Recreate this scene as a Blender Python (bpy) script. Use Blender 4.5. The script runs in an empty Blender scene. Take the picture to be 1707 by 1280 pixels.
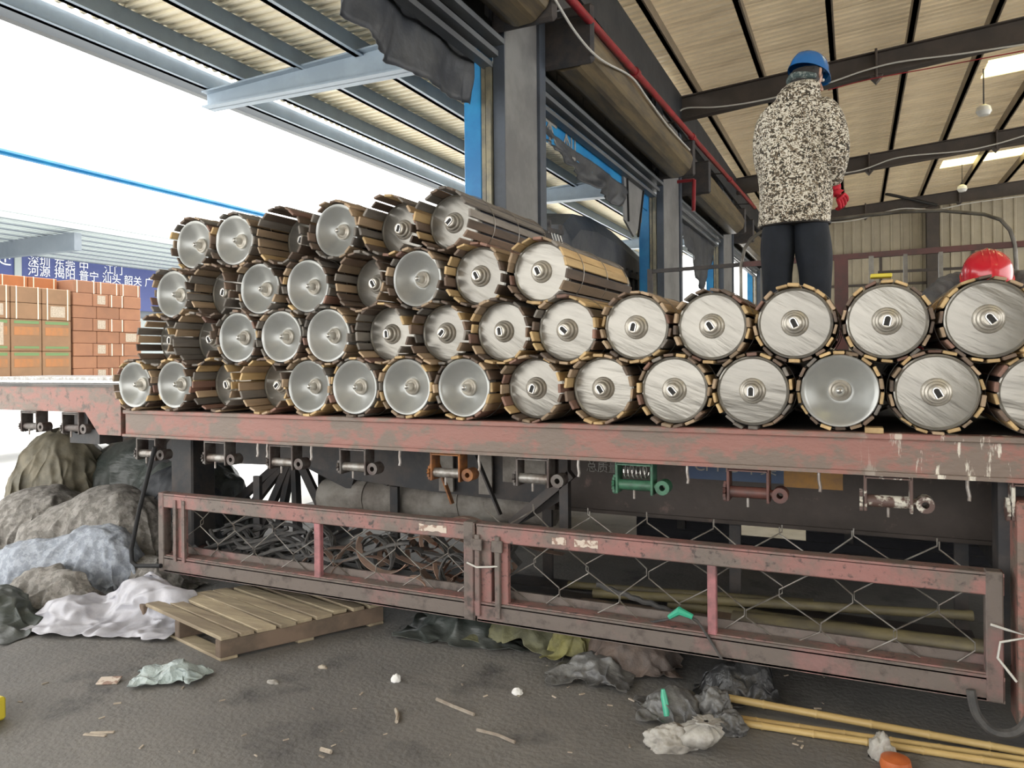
import bpy, bmesh, math, random
from mathutils import Vector, Matrix, noise as mnoise

# ------------------------------------------------------------------ camera, sky, exposure
sc = bpy.context.scene
COL = sc.collection
FOC, YAW, ROLL, EYE = 1240.0, math.radians(24.75), math.radians(0.5), 1.55
cam = bpy.data.cameras.new('camera'); cam_o = bpy.data.objects.new('camera', cam); COL.objects.link(cam_o)
cam.sensor_fit = 'HORIZONTAL'; cam.sensor_width = 36.0; cam.lens = 36.0 * FOC / 1707.0
cam.shift_y = -43.0 / 1707.0; cam.clip_start = 0.05; cam.clip_end = 500
cam_o.matrix_world = (Matrix.Translation((0, 0, EYE)) @ Matrix.Rotation(YAW, 4, 'Z')
                      @ Matrix.Rotation(math.pi / 2, 4, 'X') @ Matrix.Rotation(-ROLL, 4, 'Z'))
sc.camera = cam_o
world = bpy.data.worlds.new('sky'); sc.world = world; world.use_nodes = True
bg = world.node_tree.nodes['Background']
bg.inputs[0].default_value = (1.0, 0.985, 0.96, 1); bg.inputs[1].default_value = 2.1
sun = bpy.data.lights.new('sun', 'SUN'); sun.energy = 3.2; sun.angle = math.radians(25); sun.color = (1, .97, .92)     # veiled sun, high above the yard
sun_o = bpy.data.objects.new('sun', sun); COL.objects.link(sun_o); sun_o.rotation_euler = (math.radians(-28), math.radians(-6), 0)
sc.view_settings.view_transform = 'Standard'; sc.view_settings.look = 'None'
sc.view_settings.gamma = 1; sc.view_settings.use_curve_mapping = False
sc.view_settings.exposure = 1.05

R = random.Random(7)


def at(px, py, X=None, Y=None, Z=None):
    """point of a real plane (X=, Y= or Z=) that the surveyed picture point belongs to"""
    x = (px - 853.5) / FOC; y = (597 - py) / FOC
    c, s = math.cos(ROLL), math.sin(ROLL)
    xr, yu = x * c + y * s, -x * s + y * c
    cy, sy = math.cos(YAW), math.sin(YAW)
    r = Vector((xr * cy - sy, xr * sy + cy, yu))
    t = X / r.x if X is not None else Y / r.y if Y is not None else (Z - EYE) / r.z
    return Vector((0, 0, EYE)) + r * t


# ------------------------------------------------------------------ materials
def mat(name, c1, c2=None, scale=5.0, lo=.4, hi=.6, rough=.6, metal=0.0, bump=0.0, bscale=None, stretch=(1, 1, 1),
        c3=None, s3=20.0, lo3=.55, hi3=.65, st3=(1, 1, 1), rand=0.0, detail=6, rough2=None, mask=None, trans=0.0, coat=0.0):
    m = bpy.data.materials.new(name); m.use_nodes = True
    nt = m.node_tree; N = nt.nodes; L = nt.links
    b = N['Principled BSDF']
    b.inputs['Roughness'].default_value = rough; b.inputs['Metallic'].default_value = metal
    if coat: b.inputs['Coat Weight'].default_value = coat
    if trans: b.inputs['Transmission Weight'].default_value = trans
    tc = N.new('ShaderNodeTexCoord')

    def coords(st):
        mp = N.new('ShaderNodeMapping'); mp.inputs['Scale'].default_value = st
        L.new(tc.outputs['Object'], mp.inputs['Vector'])
        if rand:
            oi = N.new('ShaderNodeObjectInfo'); ad = N.new('ShaderNodeVectorMath'); ad.operation = 'MULTIPLY_ADD'
            L.new(oi.outputs['Random'], ad.inputs[0]); ad.inputs[1].default_value = (37, 53, 71)
            L.new(mp.outputs[0], ad.inputs[2]); return ad.outputs[0]
        return mp.outputs[0]

    def nz(st, sca, l, h, det=detail):
        n = N.new('ShaderNodeTexNoise'); n.inputs['Scale'].default_value = sca; n.inputs['Detail'].default_value = det
        n.inputs['Roughness'].default_value = .65
        L.new(coords(st), n.inputs['Vector'])
        mr = N.new('ShaderNodeMapRange'); mr.inputs[1].default_value = l; mr.inputs[2].default_value = h
        L.new(n.outputs[0], mr.inputs[0]); return mr.outputs[0], n.outputs[0]

    def mix(f, a, bb):
        mx = N.new('ShaderNodeMix'); mx.data_type = 'RGBA'
        if f is not None: L.new(f, mx.inputs[0])
        for k, v in ((6, a), (7, bb)):
            if isinstance(v, tuple): mx.inputs[k].default_value = (*v, 1)
            else: L.new(v, mx.inputs[k])
        return mx.outputs[2]
    out = tuple(c1)
    if c2 is not None:
        f, raw = nz(stretch, scale, lo, hi)
        out = mix(f, out, tuple(c2))
        if rough2 is not None:
            mr = N.new('ShaderNodeMapRange'); mr.inputs[3].default_value = rough; mr.inputs[4].default_value = rough2
            L.new(f, mr.inputs[0]); L.new(mr.outputs[0], b.inputs['Roughness'])
    if c3 is not None:
        f, raw = nz(st3, s3, lo3, hi3)
        if mask is not None:     # the paint splashes only one stretch of the member
            sx = N.new('ShaderNodeSeparateXYZ'); L.new(tc.outputs['Object'], sx.inputs[0])
            mr = N.new('ShaderNodeMapRange'); mr.inputs[1].default_value = mask[0]; mr.inputs[2].default_value = mask[1]
            L.new(sx.outputs[0], mr.inputs[0])
            mu = N.new('ShaderNodeMath'); mu.operation = 'MULTIPLY'; L.new(f, mu.inputs[0]); L.new(mr.outputs[0], mu.inputs[1]); f = mu.outputs[0]
        out = mix(f, out, tuple(c3))
    if rand:
        oi = N.new('ShaderNodeObjectInfo'); hs = N.new('ShaderNodeHueSaturation')
        mr = N.new('ShaderNodeMapRange'); mr.inputs[3].default_value = 1 - rand; mr.inputs[4].default_value = 1 + rand
        L.new(oi.outputs['Random'], mr.inputs[0]); L.new(mr.outputs[0], hs.inputs['Value'])
        if isinstance(out, tuple): hs.inputs['Color'].default_value = (*out, 1)
        else: L.new(out, hs.inputs['Color'])
        out = hs.outputs[0]
    if isinstance(out, tuple): b.inputs['Base Color'].default_value = (*out, 1)
    else: L.new(out, b.inputs['Base Color'])
    if bump:
        n = N.new('ShaderNodeTexNoise'); n.inputs['Scale'].default_value = bscale or scale * 4; n.inputs['Detail'].default_value = 5
        L.new(coords(stretch), n.inputs['Vector'])
        bp = N.new('ShaderNodeBump'); bp.inputs['Strength'].default_value = bump; bp.inputs['Distance'].default_value = .02
        L.new(n.outputs[0], bp.inputs['Height']); L.new(bp.outputs[0], b.inputs['Normal'])
    return m


def camo(name):
    m = bpy.data.materials.new(name); m.use_nodes = True; N = m.node_tree.nodes; L = m.node_tree.links; b = N['Principled BSDF']
    b.inputs['Roughness'].default_value = .9
    tc = N.new('ShaderNodeTexCoord'); mp = N.new('ShaderNodeMapping'); mp.inputs['Scale'].default_value = (1, 1, 1.25); L.new(tc.outputs['Object'], mp.inputs[0])
    # blocky digital camouflage: the point is snapped to small square cells
    sn = N.new('ShaderNodeVectorMath'); sn.operation = 'SNAP'; sn.inputs[1].default_value = (.006, .006, .006); L.new(mp.outputs[0], sn.inputs[0])
    n = N.new('ShaderNodeTexNoise'); n.inputs['Scale'].default_value = 46; n.inputs['Detail'].default_value = 2; n.inputs['Distortion'].default_value = 1.5; L.new(sn.outputs[0], n.inputs[0])
    cr = N.new('ShaderNodeValToRGB'); cr.color_ramp.interpolation = 'CONSTANT'
    e = cr.color_ramp.elements; e[0].color = (.035, .03, .022, 1); e[1].position = .44; e[1].color = (.16, .125, .085, 1)
    for p, c in ((.505, (.62, .59, .5, 1)), (.6, (.3, .26, .19, 1)), (.66, (.7, .67, .6, 1))):
        q = e.new(p); q.color = c
    L.new(n.outputs[0], cr.inputs[0]); L.new(cr.outputs[0], b.inputs['Base Color'])
    n2 = N.new('ShaderNodeTexNoise'); n2.inputs['Scale'].default_value = 9; L.new(tc.outputs['Object'], n2.inputs[0])
    bp = N.new('ShaderNodeBump'); bp.inputs['Strength'].default_value = .5; bp.inputs['Distance'].default_value = .03
    L.new(n2.outputs[0], bp.inputs['Height']); L.new(bp.outputs[0], b.inputs['Normal'])
    return m


K = {}
K['floor'] = mat('grimy_concrete', (.12, .117, .113), (.205, .195, .18), scale=.9, lo=.35, hi=.68, rough=.72, bump=.35, bscale=40, c3=(.07, .069, .068), s3=2.6, lo3=.55, hi3=.7, detail=10)
K['yard'] = mat('yard_concrete', (.74, .74, .72), (.64, .64, .62), scale=.4, rough=.8)
K['beam_red'] = mat('faded_red_paint', (.285, .135, .11), (.185, .142, .115), scale=4.2, lo=.45, hi=.55, rough=.55, bump=.25, bscale=30, stretch=(1, 1, 1.8), c3=(.11, .085, .07), s3=15, lo3=.55, hi3=.64, detail=9)
K['beam_splash'] = mat('faded_red_paint_splashed', (.285, .135, .11), (.185, .142, .115), scale=4.2, lo=.45, hi=.55, rough=.55, bump=.25, bscale=30, stretch=(1, 1, 1.8),
                       c3=(.68, .64, .55), s3=13, lo3=.55, hi3=.6, st3=(1.5, 1, .28), detail=7, mask=(.0, .25))
K['guard_red'] = mat('dusty_red_paint', (.29, .14, .125), (.16, .13, .112), scale=4.5, lo=.42, hi=.58, rough=.6, bump=.2, bscale=35, c3=(.07, .055, .05), s3=26, lo3=.56, hi3=.66, detail=9)
K['guard_low'] = mat('dusty_brown_paint', (.145, .12, .105), (.23, .13, .12), scale=3.0, lo=.52, hi=.66, rough=.7, bump=.2, bscale=30, c3=(.08, .065, .057), s3=14, lo3=.52, hi3=.66, detail=8)
K['pink_paint'] = mat('pink_red_paint', (.4, .16, .17), (.2, .1, .1), scale=9, rough=.55)
K['dark_steel'] = mat('dark_steel', (.03, .031, .034), (.06, .05, .045), scale=5, rough=.65, bump=.15)
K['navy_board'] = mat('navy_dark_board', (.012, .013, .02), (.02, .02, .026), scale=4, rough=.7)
K['web'] = mat('brown_dirty_steel', (.032, .023, .017), (.05, .036, .029), scale=2.6, rough=.6, bump=.15, bscale=20, c3=(.13, .085, .07), s3=9, lo3=.62, hi3=.74)
K['mottle'] = mat('mottled_grey_steel', (.3, .28, .25), (.16, .14, .12), scale=5, lo=.4, hi=.62, rough=.8, bump=.4, bscale=20, detail=9)
K['deck'] = mat('deck_plate', (.045, .043, .042), (.1, .085, .075), scale=3, rough=.6)
K['black'] = mat('near_black_rubber', (.012, .012, .013), rough=.75)
K['tube'] = mat('dark_blue_tube', (.018, .022, .034), (.035, .035, .045), scale=7, rough=.5)
K['disc'] = mat('galvanised_disc', (.275, .262, .232), (.215, .205, .182), scale=5, lo=.35, hi=.7, rough=.3, metal=.6, stretch=(.6, 1, 3.5), rand=.12, bump=.35, bscale=4, c3=(.2, .18, .15), s3=9, lo3=.7, hi3=.78)
K['dish'] = mat('dished_disc', (.38, .385, .37), (.3, .31, .3), scale=3.2, lo=.35, hi=.7, rough=.3, metal=.45, rand=.08)
K['hub'] = mat('hub_steel', (.52, .49, .43), (.36, .335, .29), scale=12, rough=.38, metal=.5, rand=.1)
K['shaft'] = mat('shaft_bright', (.62, .62, .6), (.4, .39, .36), scale=20, rough=.25, metal=.8)
K['slot'] = mat('slot_dark', (.015, .014, .013), rough=.7)
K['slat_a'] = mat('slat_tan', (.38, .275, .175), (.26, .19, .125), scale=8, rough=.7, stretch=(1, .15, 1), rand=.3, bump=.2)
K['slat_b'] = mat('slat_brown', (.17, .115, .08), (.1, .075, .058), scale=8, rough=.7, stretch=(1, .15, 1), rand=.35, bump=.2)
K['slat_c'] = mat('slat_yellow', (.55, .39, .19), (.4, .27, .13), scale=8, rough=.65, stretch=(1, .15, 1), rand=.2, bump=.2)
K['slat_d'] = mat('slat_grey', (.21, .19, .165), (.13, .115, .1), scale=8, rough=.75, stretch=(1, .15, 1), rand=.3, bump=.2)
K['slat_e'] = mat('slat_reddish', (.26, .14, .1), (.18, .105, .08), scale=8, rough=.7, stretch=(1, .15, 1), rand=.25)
K['wire'] = mat('binding_wire', (.3, .28, .25), rough=.4, metal=.7)
K['mesh'] = mat('galvanised_wire', (.24, .23, .21), (.14, .12, .1), scale=12, rough=.5, metal=.5)
K['winch'] = mat('winch_steel', (.13, .12, .11), (.07, .05, .045), scale=14, rough=.5, metal=.4)
K['drum'] = mat('drum_worn', (.3, .29, .27), (.15, .12, .1), scale=14, rough=.4, metal=.5)
K['green'] = mat('green_winch_paint', (.045, .15, .085), (.03, .08, .05), scale=14, rough=.45)
K['rust'] = mat('rusty_orange', (.28, .11, .03), (.14, .06, .03), scale=18, rough=.7)
K['maroon'] = mat('maroon_paint', (.12, .045, .035), (.08, .04, .035), scale=14, rough=.5)
K['splash'] = mat('white_splashed_steel', (.1, .06, .05), (.55, .53, .46), scale=12, lo=.5, hi=.56, rough=.5)
K['wall_dark'] = mat('dark_panel', (.016, .018, .021), (.032, .033, .035), scale=2.5, rough=.6, bump=.15)  # near-black panels with a slight random mottle
K['column'] = mat('column_grey', (.2, .2, .195), (.14, .14, .14), scale=1.8, rough=.55)
K['column_dark'] = mat('column_blue_grey', (.07, .085, .11), (.05, .06, .075), scale=2.2, rough=.5)
K['blue'] = mat('blue_trim', (.012, .17, .42), (.02, .24, .5), scale=2, rough=.35)
K['guide'] = mat('guide_rail_yellowish', (.26, .235, .16), (.16, .15, .12), scale=6, rough=.4, metal=.3)
K['shutter'] = mat('shutter_bronze', (.2, .155, .09), (.11, .09, .065), scale=2.5, rough=.4, metal=.4, stretch=(4, .5, 4))
K['header'] = mat('header_grey', (.13, .14, .145), (.08, .085, .09), scale=3, rough=.5, stretch=(1, .3, 1))
K['canopy_steel'] = mat('canopy_blue_steel', (.3, .37, .44), (.25, .31, .37), scale=1.6, rough=.5)
K['canopy_sheet'] = mat('cream_sheet', (.86, .79, .61), (.8, .72, .54), scale=1.4, rough=.55)
K['canopy_fascia'] = mat('fascia_grey', (.1, .11, .115), rough=.5)
K['roof'] = mat('foil_insulation', (.82, .7, .5), (.62, .52, .37), scale=2.2, rough=.36, metal=.45, bump=.55, bscale=6, stretch=(.35, 1, 1), detail=4)
K['rafter'] = mat('rafter_brown', (.07, .055, .045), (.05, .041, .034), scale=2, rough=.6)
K['purlin'] = mat('purlin_brown', (.21, .165, .115), (.15, .12, .085), scale=2, rough=.5)
K['endwall'] = mat('end_wall_sheet', (.42, .37, .27), (.34, .3, .22), scale=.9, rough=.6)
K['pipe_red'] = mat('fire_pipe_red', (.33, .02, .03), (.2, .015, .02), scale=4, rough=.35)
K['white_cable'] = mat('white_cable', (.55, .54, .5), rough=.5)
K['black_cable'] = mat('black_cable', (.015, .015, .016), rough=.5)
K['tarp_dark'] = mat('dark_tarp', (.03, .034, .042), (.055, .058, .062), scale=3, rough=.55, bump=.5, bscale=9)
K['tarp_green'] = mat('green_tarp', (.035, .045, .04), (.06, .066, .06), scale=2, rough=.45, bump=.5, bscale=14, stretch=(.5, 1, 2))
K['tarp_tan'] = mat('tan_tarp', (.2, .175, .12), (.12, .11, .08), scale=4, rough=.6, bump=.5, bscale=12)
K['quilt'] = mat('quilt_grey', (.26, .245, .225), (.16, .15, .135), scale=20, lo=.46, hi=.54, rough=.9, bump=.7, bscale=16)
K['quilt_blue'] = mat('quilt_blue', (.34, .37, .42), (.24, .265, .305), scale=22, lo=.46, hi=.54, rough=.9, bump=.7, bscale=18)
K['sheet_white'] = mat('white_plastic_sheet', (.45, .45, .49), (.36, .36, .4), scale=6, rough=.35, bump=.3, bscale=12)
K['clear_bag'] = mat('thin_clear_plastic', (.52, .6, .59), (.4, .48, .47), scale=14, rough=.25, trans=.3, bump=.5, bscale=30)
K['pallet'] = mat('weathered_pallet_wood', (.36, .3, .2), (.22, .175, .12), scale=6, rough=.8, stretch=(.2, 1.5, 1), rand=.18, bump=.3)
K['pallet_end'] = mat('pallet_stringer_wood', (.17, .12, .085), (.1, .075, .055), scale=6, rough=.8, stretch=(.3, 1, 1), rand=.1)
K['bamboo'] = mat('bamboo_yellow', (.52, .38, .16), (.38, .26, .1), scale=9, rough=.4, stretch=(.15, 1, 1), rand=.1)
K['bamboo_old'] = mat('bamboo_olive', (.15, .125, .06), (.08, .068, .045), scale=7, rough=.6, stretch=(.3, 1, 1), rand=.3)
K['bag_black'] = mat('black_bag', (.02, .021, .022), (.045, .045, .046), scale=8, rough=.35, bump=.6, bscale=25)
K['bag_grey'] = mat('grey_bag', (.15, .15, .145), (.08, .08, .08), scale=7, rough=.4, bump=.6, bscale=22)
K['bag_white'] = mat('white_bag', (.4, .385, .35), (.24, .225, .2), scale=9, rough=.5, bump=.5, bscale=25)
K['sack_olive'] = mat('olive_sack', (.17, .165, .085), (.1, .1, .06), scale=7, rough=.7, bump=.5, bscale=22)
K['sack_lime'] = mat('yellow_green_sack', (.22, .205, .07), (.14, .13, .055), scale=7, rough=.7, bump=.5)
K['sack_brown'] = mat('brown_sack', (.17, .125, .1), (.1, .08, .07), scale=7, rough=.7, bump=.5)
K['strap'] = mat('brown_strap', (.31, .2, .15), (.19, .135, .105), scale=6, rough=.8, rand=.5)
K['strap_or'] = mat('orange_strap', (.42, .2, .13), (.28, .15, .1), scale=6, rough=.8, rand=.3)
K['cable_grey'] = mat('grey_rope', (.09, .085, .08), (.05, .05, .05), scale=14, rough=.8, rand=.3)
K['carton'] = mat('carton_brown', (.27, .125, .065), (.235, .11, .06), scale=3, rough=.8, rand=.12)
K['carton_pr'] = mat('carton_tan', (.23, .13, .068), (.2, .115, .06), scale=3, rough=.8, rand=.08)
K['carton_or'] = mat('carton_orange', (.34, .12, .04), (.3, .11, .04), scale=3, rough=.8, rand=.08)
K['label'] = mat('carton_label', (.42, .35, .27), (.3, .25, .19), scale=40, rough=.7)
K['print_green'] = mat('carton_green_print', (.12, .2, .08), rough=.8)
K['print_orange'] = mat('carton_orange_print', (.34, .14, .05), (.25, .13, .06), scale=6, rough=.8)
K['strapping'] = mat('carton_strapping', (.75, .66, .5), rough=.5)
K['signblue'] = mat('sign_blue', (.045, .062, .2), (.05, .07, .21), scale=1, rough=.5)
K['signwhite'] = mat('sign_white', (.8, .82, .85), rough=.5)
K['oppo_grey'] = mat('opposite_grey', (.16, .185, .21), (.13, .155, .18), scale=.6, rough=.6)
K['oppo_light'] = mat('opposite_light', (.34, .38, .38), rough=.6)
K['skin'] = mat('skin', (.42, .24, .17), rough=.55)
K['hair'] = mat('hair', (.015, .013, .012), rough=.7, bump=.4, bscale=60)
K['trousers'] = mat('navy_trousers', (.008, .012, .02), (.005, .008, .013), scale=5, rough=.85, bump=.4, bscale=10)
K['helmet_blue'] = mat('helmet_blue', (.01, .12, .36), rough=.22, coat=.5)
K['helmet_red'] = mat('helmet_red', (.55, .015, .03), rough=.25, coat=.5)
K['glove_red'] = mat('glove_red', (.5, .012, .03), (.36, .01, .02), scale=20, rough=.85, bump=.3)
K['jacket_dark'] = mat('dark_jacket', (.14, .14, .14), (.085, .087, .09), scale=10, rough=.8, bump=.5, bscale=20)
K['scarf'] = mat('patterned_scarf', (.05, .075, .075), (.22, .25, .24), scale=45, lo=.52, hi=.6, rough=.9)
K['camo'] = camo('digital_camouflage')
K['daylight_white'] = mat('daylight_board', (.75, .73, .66), (.6, .58, .5), scale=4, rough=.6)  # white that stands in for daylight beyond the trailer
K['paper'] = mat('torn_paper', (.6, .52, .44), (.3, .2, .16), scale=22, lo=.5, hi=.56, rough=.8)
K['blue_cimc'] = mat('faded_blue_decal', (.02, .05, .12), (.03, .06, .12), scale=6, rough=.5)
K['orange_cimc'] = mat('faded_orange_decal', (.36, .17, .02), (.24, .12, .03), scale=9, rough=.5)
K['faded_white'] = mat('faded_white_paint', (.3, .29, .27), (.2, .19, .17), scale=14, rough=.6)
K['frame_red'] = mat('maroon_frame', (.12, .04, .035), (.075, .035, .03), scale=4, rough=.5)
K['hoop'] = mat('hoop_pipe', (.2, .19, .165), (.1, .09, .075), scale=3, rough=.35, metal=.5)
K['chip'] = mat('wood_chip', (.42, .37, .3), (.3, .25, .2), scale=20, rough=.8, rand=.35)
K['styro'] = mat('white_foam', (.75, .75, .73), rough=.8)
K['bottle_green'] = mat('green_plastic', (.05, .38, .24), rough=.3)
K['orange_plastic'] = mat('orange_plastic', (.52, .14, .04), (.4, .1, .03), scale=9, rough=.4)
K['yellow'] = mat('yellow_plastic', (.55, .45, .03), rough=.5)
K['hook'] = mat('hook_steel', (.32, .3, .28), (.2, .17, .15), scale=18, rough=.45, metal=.5)
K['flood'] = mat('lamp_white', (.75, .75, .7), rough=.4)
nt = K['roof'].node_tree; _o = nt.nodes['Material Output']; _p = nt.nodes['Principled BSDF']      # translucency added to the foil sheets to brighten the roof
_t = nt.nodes.new('ShaderNodeBsdfTranslucent'); _t.inputs[0].default_value = (.95, .8, .55, 1); _m = nt.nodes.new('ShaderNodeMixShader'); _m.inputs[0].default_value = .034
nt.links.new(_p.outputs[0], _m.inputs[1]); nt.links.new(_t.outputs[0], _m.inputs[2]); nt.links.new(_m.outputs[0], _o.inputs[0])
m = bpy.data.materials.new('skylight_sheet'); m.use_nodes = True; nt = m.node_tree; nt.nodes.clear()
_o = nt.nodes.new('ShaderNodeOutputMaterial'); _t = nt.nodes.new('ShaderNodeBsdfTranslucent'); _t.inputs[0].default_value = (.95, .85, .42, 1); nt.links.new(_t.outputs[0], _o.inputs[0]); K['skylight'] = m


# ------------------------------------------------------------------ mesh helpers
class MB:
    def __init__(s): s.v = []; s.f = []; s.m = []; s.cur = 0
    def add(s, vs, fs):
        n = len(s.v); s.v += [tuple(v) for v in vs]; s.f += [tuple(i + n for i in f) for f in fs]; s.m += [s.cur] * len(fs); return s
    def box(s, lo, hi, M=None, ch=0.0):
        x0, y0, z0 = lo; x1, y1, z1 = hi
        if ch:
            c = min(ch, .45 * abs(x1 - x0), .45 * abs(y1 - y0), .45 * abs(z1 - z0)); bm = bmesh.new()
            bmesh.ops.create_cube(bm, size=1)
            for v in bm.verts: v.co = ((x0 + x1) / 2 + v.co.x * (x1 - x0), (y0 + y1) / 2 + v.co.y * (y1 - y0), (z0 + z1) / 2 + v.co.z * (z1 - z0))
            bmesh.ops.bevel(bm, geom=bm.edges[:], offset=c, segments=1, affect='EDGES')
            bm.verts.index_update(); vs = [v.co.copy() for v in bm.verts]; fs = [[v.index for v in f.verts] for f in bm.faces]; bm.free()
        else:
            vs = [(x0, y0, z0), (x1, y0, z0), (x1, y1, z0), (x0, y1, z0), (x0, y0, z1), (x1, y0, z1), (x1, y1, z1), (x0, y1, z1)]
            fs = [(0, 3, 2, 1), (4, 5, 6, 7), (0, 1, 5, 4), (1, 2, 6, 5), (2, 3, 7, 6), (3, 0, 4, 7)]
        if M is not None: vs = [M @ Vector(v) for v in vs]
        return s.add(vs, fs)
    def bar(s, p, q, w, h, up=(0, 0, 1)):
        p, q = Vector(p), Vector(q); d = q - p; L_ = d.length; d.normalize(); u = Vector(up)
        if abs(d.dot(u)) > .95: u = Vector((0, 1, 0))
        r = d.cross(u).normalized(); u = r.cross(d)
        M = Matrix((r, d, u)).transposed().to_4x4(); M.translation = p
        return s.box((-w / 2, 0, -h / 2), (w / 2, L_, h / 2), M)
    def tube(s, pts, r, n=8, cap=True, sx=1.0):
        pts = [Vector(p) for p in pts]; rings = []; rs = r if isinstance(r, (list, tuple)) else [r] * len(pts)
        a = None; vs = []
        for i, p in enumerate(pts):
            t = (pts[min(i + 1, len(pts) - 1)] - pts[max(i - 1, 0)]).normalized()
            if a is None:
                a = Vector((0, 0, 1)) if abs(t.z) < .9 else Vector((1, 0, 0))
            a = (a - t * a.dot(t)); a = a.normalized() if a.length > 1e-5 else t.orthogonal().normalized()
            b = t.cross(a)
            for k in range(n):
                an = 2 * math.pi * k / n; vs.append(p + (a * math.cos(an) * sx + b * math.sin(an)) * rs[i])
        fs = []
        for i in range(len(pts) - 1):
            for k in range(n):
                k2 = (k + 1) % n; fs.append((i * n + k, i * n + k2, (i + 1) * n + k2, (i + 1) * n + k))
        if cap: fs.append(tuple(range(n))[::-1]); fs.append(tuple((len(pts) - 1) * n + k for k in range(n)))
        return s.add(vs, fs)
    def ribbon(s, pts, w, th=.003):
        pts = [Vector(p) for p in pts]; vs = []
        for i, p in enumerate(pts):
            t = (pts[min(i + 1, len(pts) - 1)] - pts[max(i - 1, 0)]).normalized()
            b = Vector((.25, 1, .15)); b = (b - t * b.dot(t)).normalized(); n_ = t.cross(b)
            for sa, sb in ((-1, -1), (1, -1), (1, 1), (-1, 1)): vs.append(p + b * sa * w / 2 + n_ * sb * th)
        fs = []
        for i in range(len(pts) - 1):
            for k in range(4):
                k2 = (k + 1) % 4; fs.append((i * 4 + k, i * 4 + k2, i * 4 + 4 + k2, i * 4 + 4 + k))
        return s.add(vs, fs)
    def lathe(s, prof, n=32, M=None):    # profile of (radius, y); turns about the y axis
        vs = []; fs = []
        for r, y in prof:
            for k in range(n):
                a = 2 * math.pi * k / n; vs.append(Vector((r * math.cos(a), y, r * math.sin(a))))
        for i in range(len(prof) - 1):
            for k in range(n):
                k2 = (k + 1) % n; fs.append((i * n + k, i * n + k2, (i + 1) * n + k2, (i + 1) * n + k))
        if M is not None: vs = [M @ v for v in vs]
        return s.add(vs, fs)
    def loft(s, rings, cap=True):
        n = len(rings[0]); vs = [v for r_ in rings for v in r_]; fs = []
        for i in range(len(rings) - 1):
            for k in range(n):
                k2 = (k + 1) % n; fs.append((i * n + k, i * n + k2, (i + 1) * n + k2, (i + 1) * n + k))
        if cap: fs.append(tuple(range(n))[::-1]); fs.append(tuple((len(rings) - 1) * n + k for k in range(n)))
        return s.add(vs, fs)
    def mesh(s, name, mats, smooth=False):
        me = bpy.data.meshes.new(name); me.from_pydata(s.v, [], s.f)
        for mm in (mats if isinstance(mats, (list, tuple)) else [mats]): me.materials.append(mm)
        if any(s.m): me.polygons.foreach_set('material_index', s.m)
        bm = bmesh.new(); bm.from_mesh(me); bmesh.ops.recalc_face_normals(bm, faces=bm.faces); bm.to_mesh(me); bm.free()
        if smooth:
            me.polygons.foreach_set('use_smooth', [True] * len(me.polygons))
            if smooth != 'all':
                try: me.set_sharp_from_angle(angle=math.radians(38))
                except Exception: pass
        return me
    def build(s, name, mats, parent=None, smooth=False, local=False):
        return put(name, s.mesh(name, mats, smooth), parent, local)


def world_loc(o):
    v = Vector((0, 0, 0))
    while o is not None: v = v + o.location; o = o.parent
    return v


def put(name, me, parent=None, local=False, loc=None):
    """links a mesh; meshes are written in world coordinates unless local"""
    o = bpy.data.objects.new(name, me); COL.objects.link(o)
    if parent is not None: o.parent = parent
    if loc is not None: o.location = loc
    elif not local and parent is not None: o.location = -world_loc(parent)
    return o


def recentre(o):
    """gives a top-level mesh an origin at its base"""
    me = o.data; n = len(me.vertices); xs = [v.co for v in me.vertices]
    c = Vector((sum(v.x for v in xs) / n, sum(v.y for v in xs) / n, min(v.z for v in xs)))
    me.transform(Matrix.Translation(-c)); o.location = o.location + c; return o


def tag(o, label=None, cat=None, group=None, kind=None):
    if label: o['label'] = label
    if cat: o['category'] = cat
    if group: o['group'] = group
    if kind: o['kind'] = kind
    return o


def thing(name, loc, label=None, cat=None, group=None, kind=None):
    o = bpy.data.objects.new(name, None); COL.objects.link(o); o.location = loc; o.empty_display_size = .1
    return tag(o, label, cat, group, kind)


def fbm(p, sc_, oct_=4, seed=0.0):
    return mnoise.fractal(Vector(p) * sc_ + Vector((seed, seed * 1.7, -seed)), 1.0, 2.0, oct_)


def rot2(p, a):
    c, s = math.cos(a), math.sin(a); return (p[0] * c - p[1] * s, p[0] * s + p[1] * c)


def heap(name, c, size, seed, m, amp=.18, fs=2.2, ang=0.0, sub=5, flat=.12, ridge=.5):
    """crumpled closed heap lying on the ground: a lump whose skin is folded"""
    bm = bmesh.new(); bmesh.ops.create_icosphere(bm, subdivisions=sub, radius=1)
    for v in bm.verts:
        p = v.co.copy(); n_ = p.normalized()
        d = 1 + amp * fbm(p, fs, 5, seed)
        rdg = 1 - abs(mnoise.noise(p * fs * 1.9 + Vector((seed, 3, seed * 2)))) * 2
        rdg2 = 1 - abs(mnoise.noise(p * fs * 4.3 + Vector((seed * 3, 1, seed)))) * 2
        d += amp * ridge * (rdg * .5 + rdg2 * .25)
        q = Vector((p.x * size[0] * d, p.y * size[1] * d, max(p.z, -flat) * size[2] * d))
        if p.z < -flat: q.z = -flat * size[2]
        x, y = rot2(q.xy, ang); v.co = Vector((x, y, q.z + flat * size[2]))
    me = bpy.data.meshes.new(name); bm.to_mesh(me); bm.free(); me.materials.append(m)
    me.polygons.foreach_set('use_smooth', [True] * len(me.polygons))
    o = bpy.data.objects.new(name, me); COL.objects.link(o); o.location = c
    return o


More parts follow.
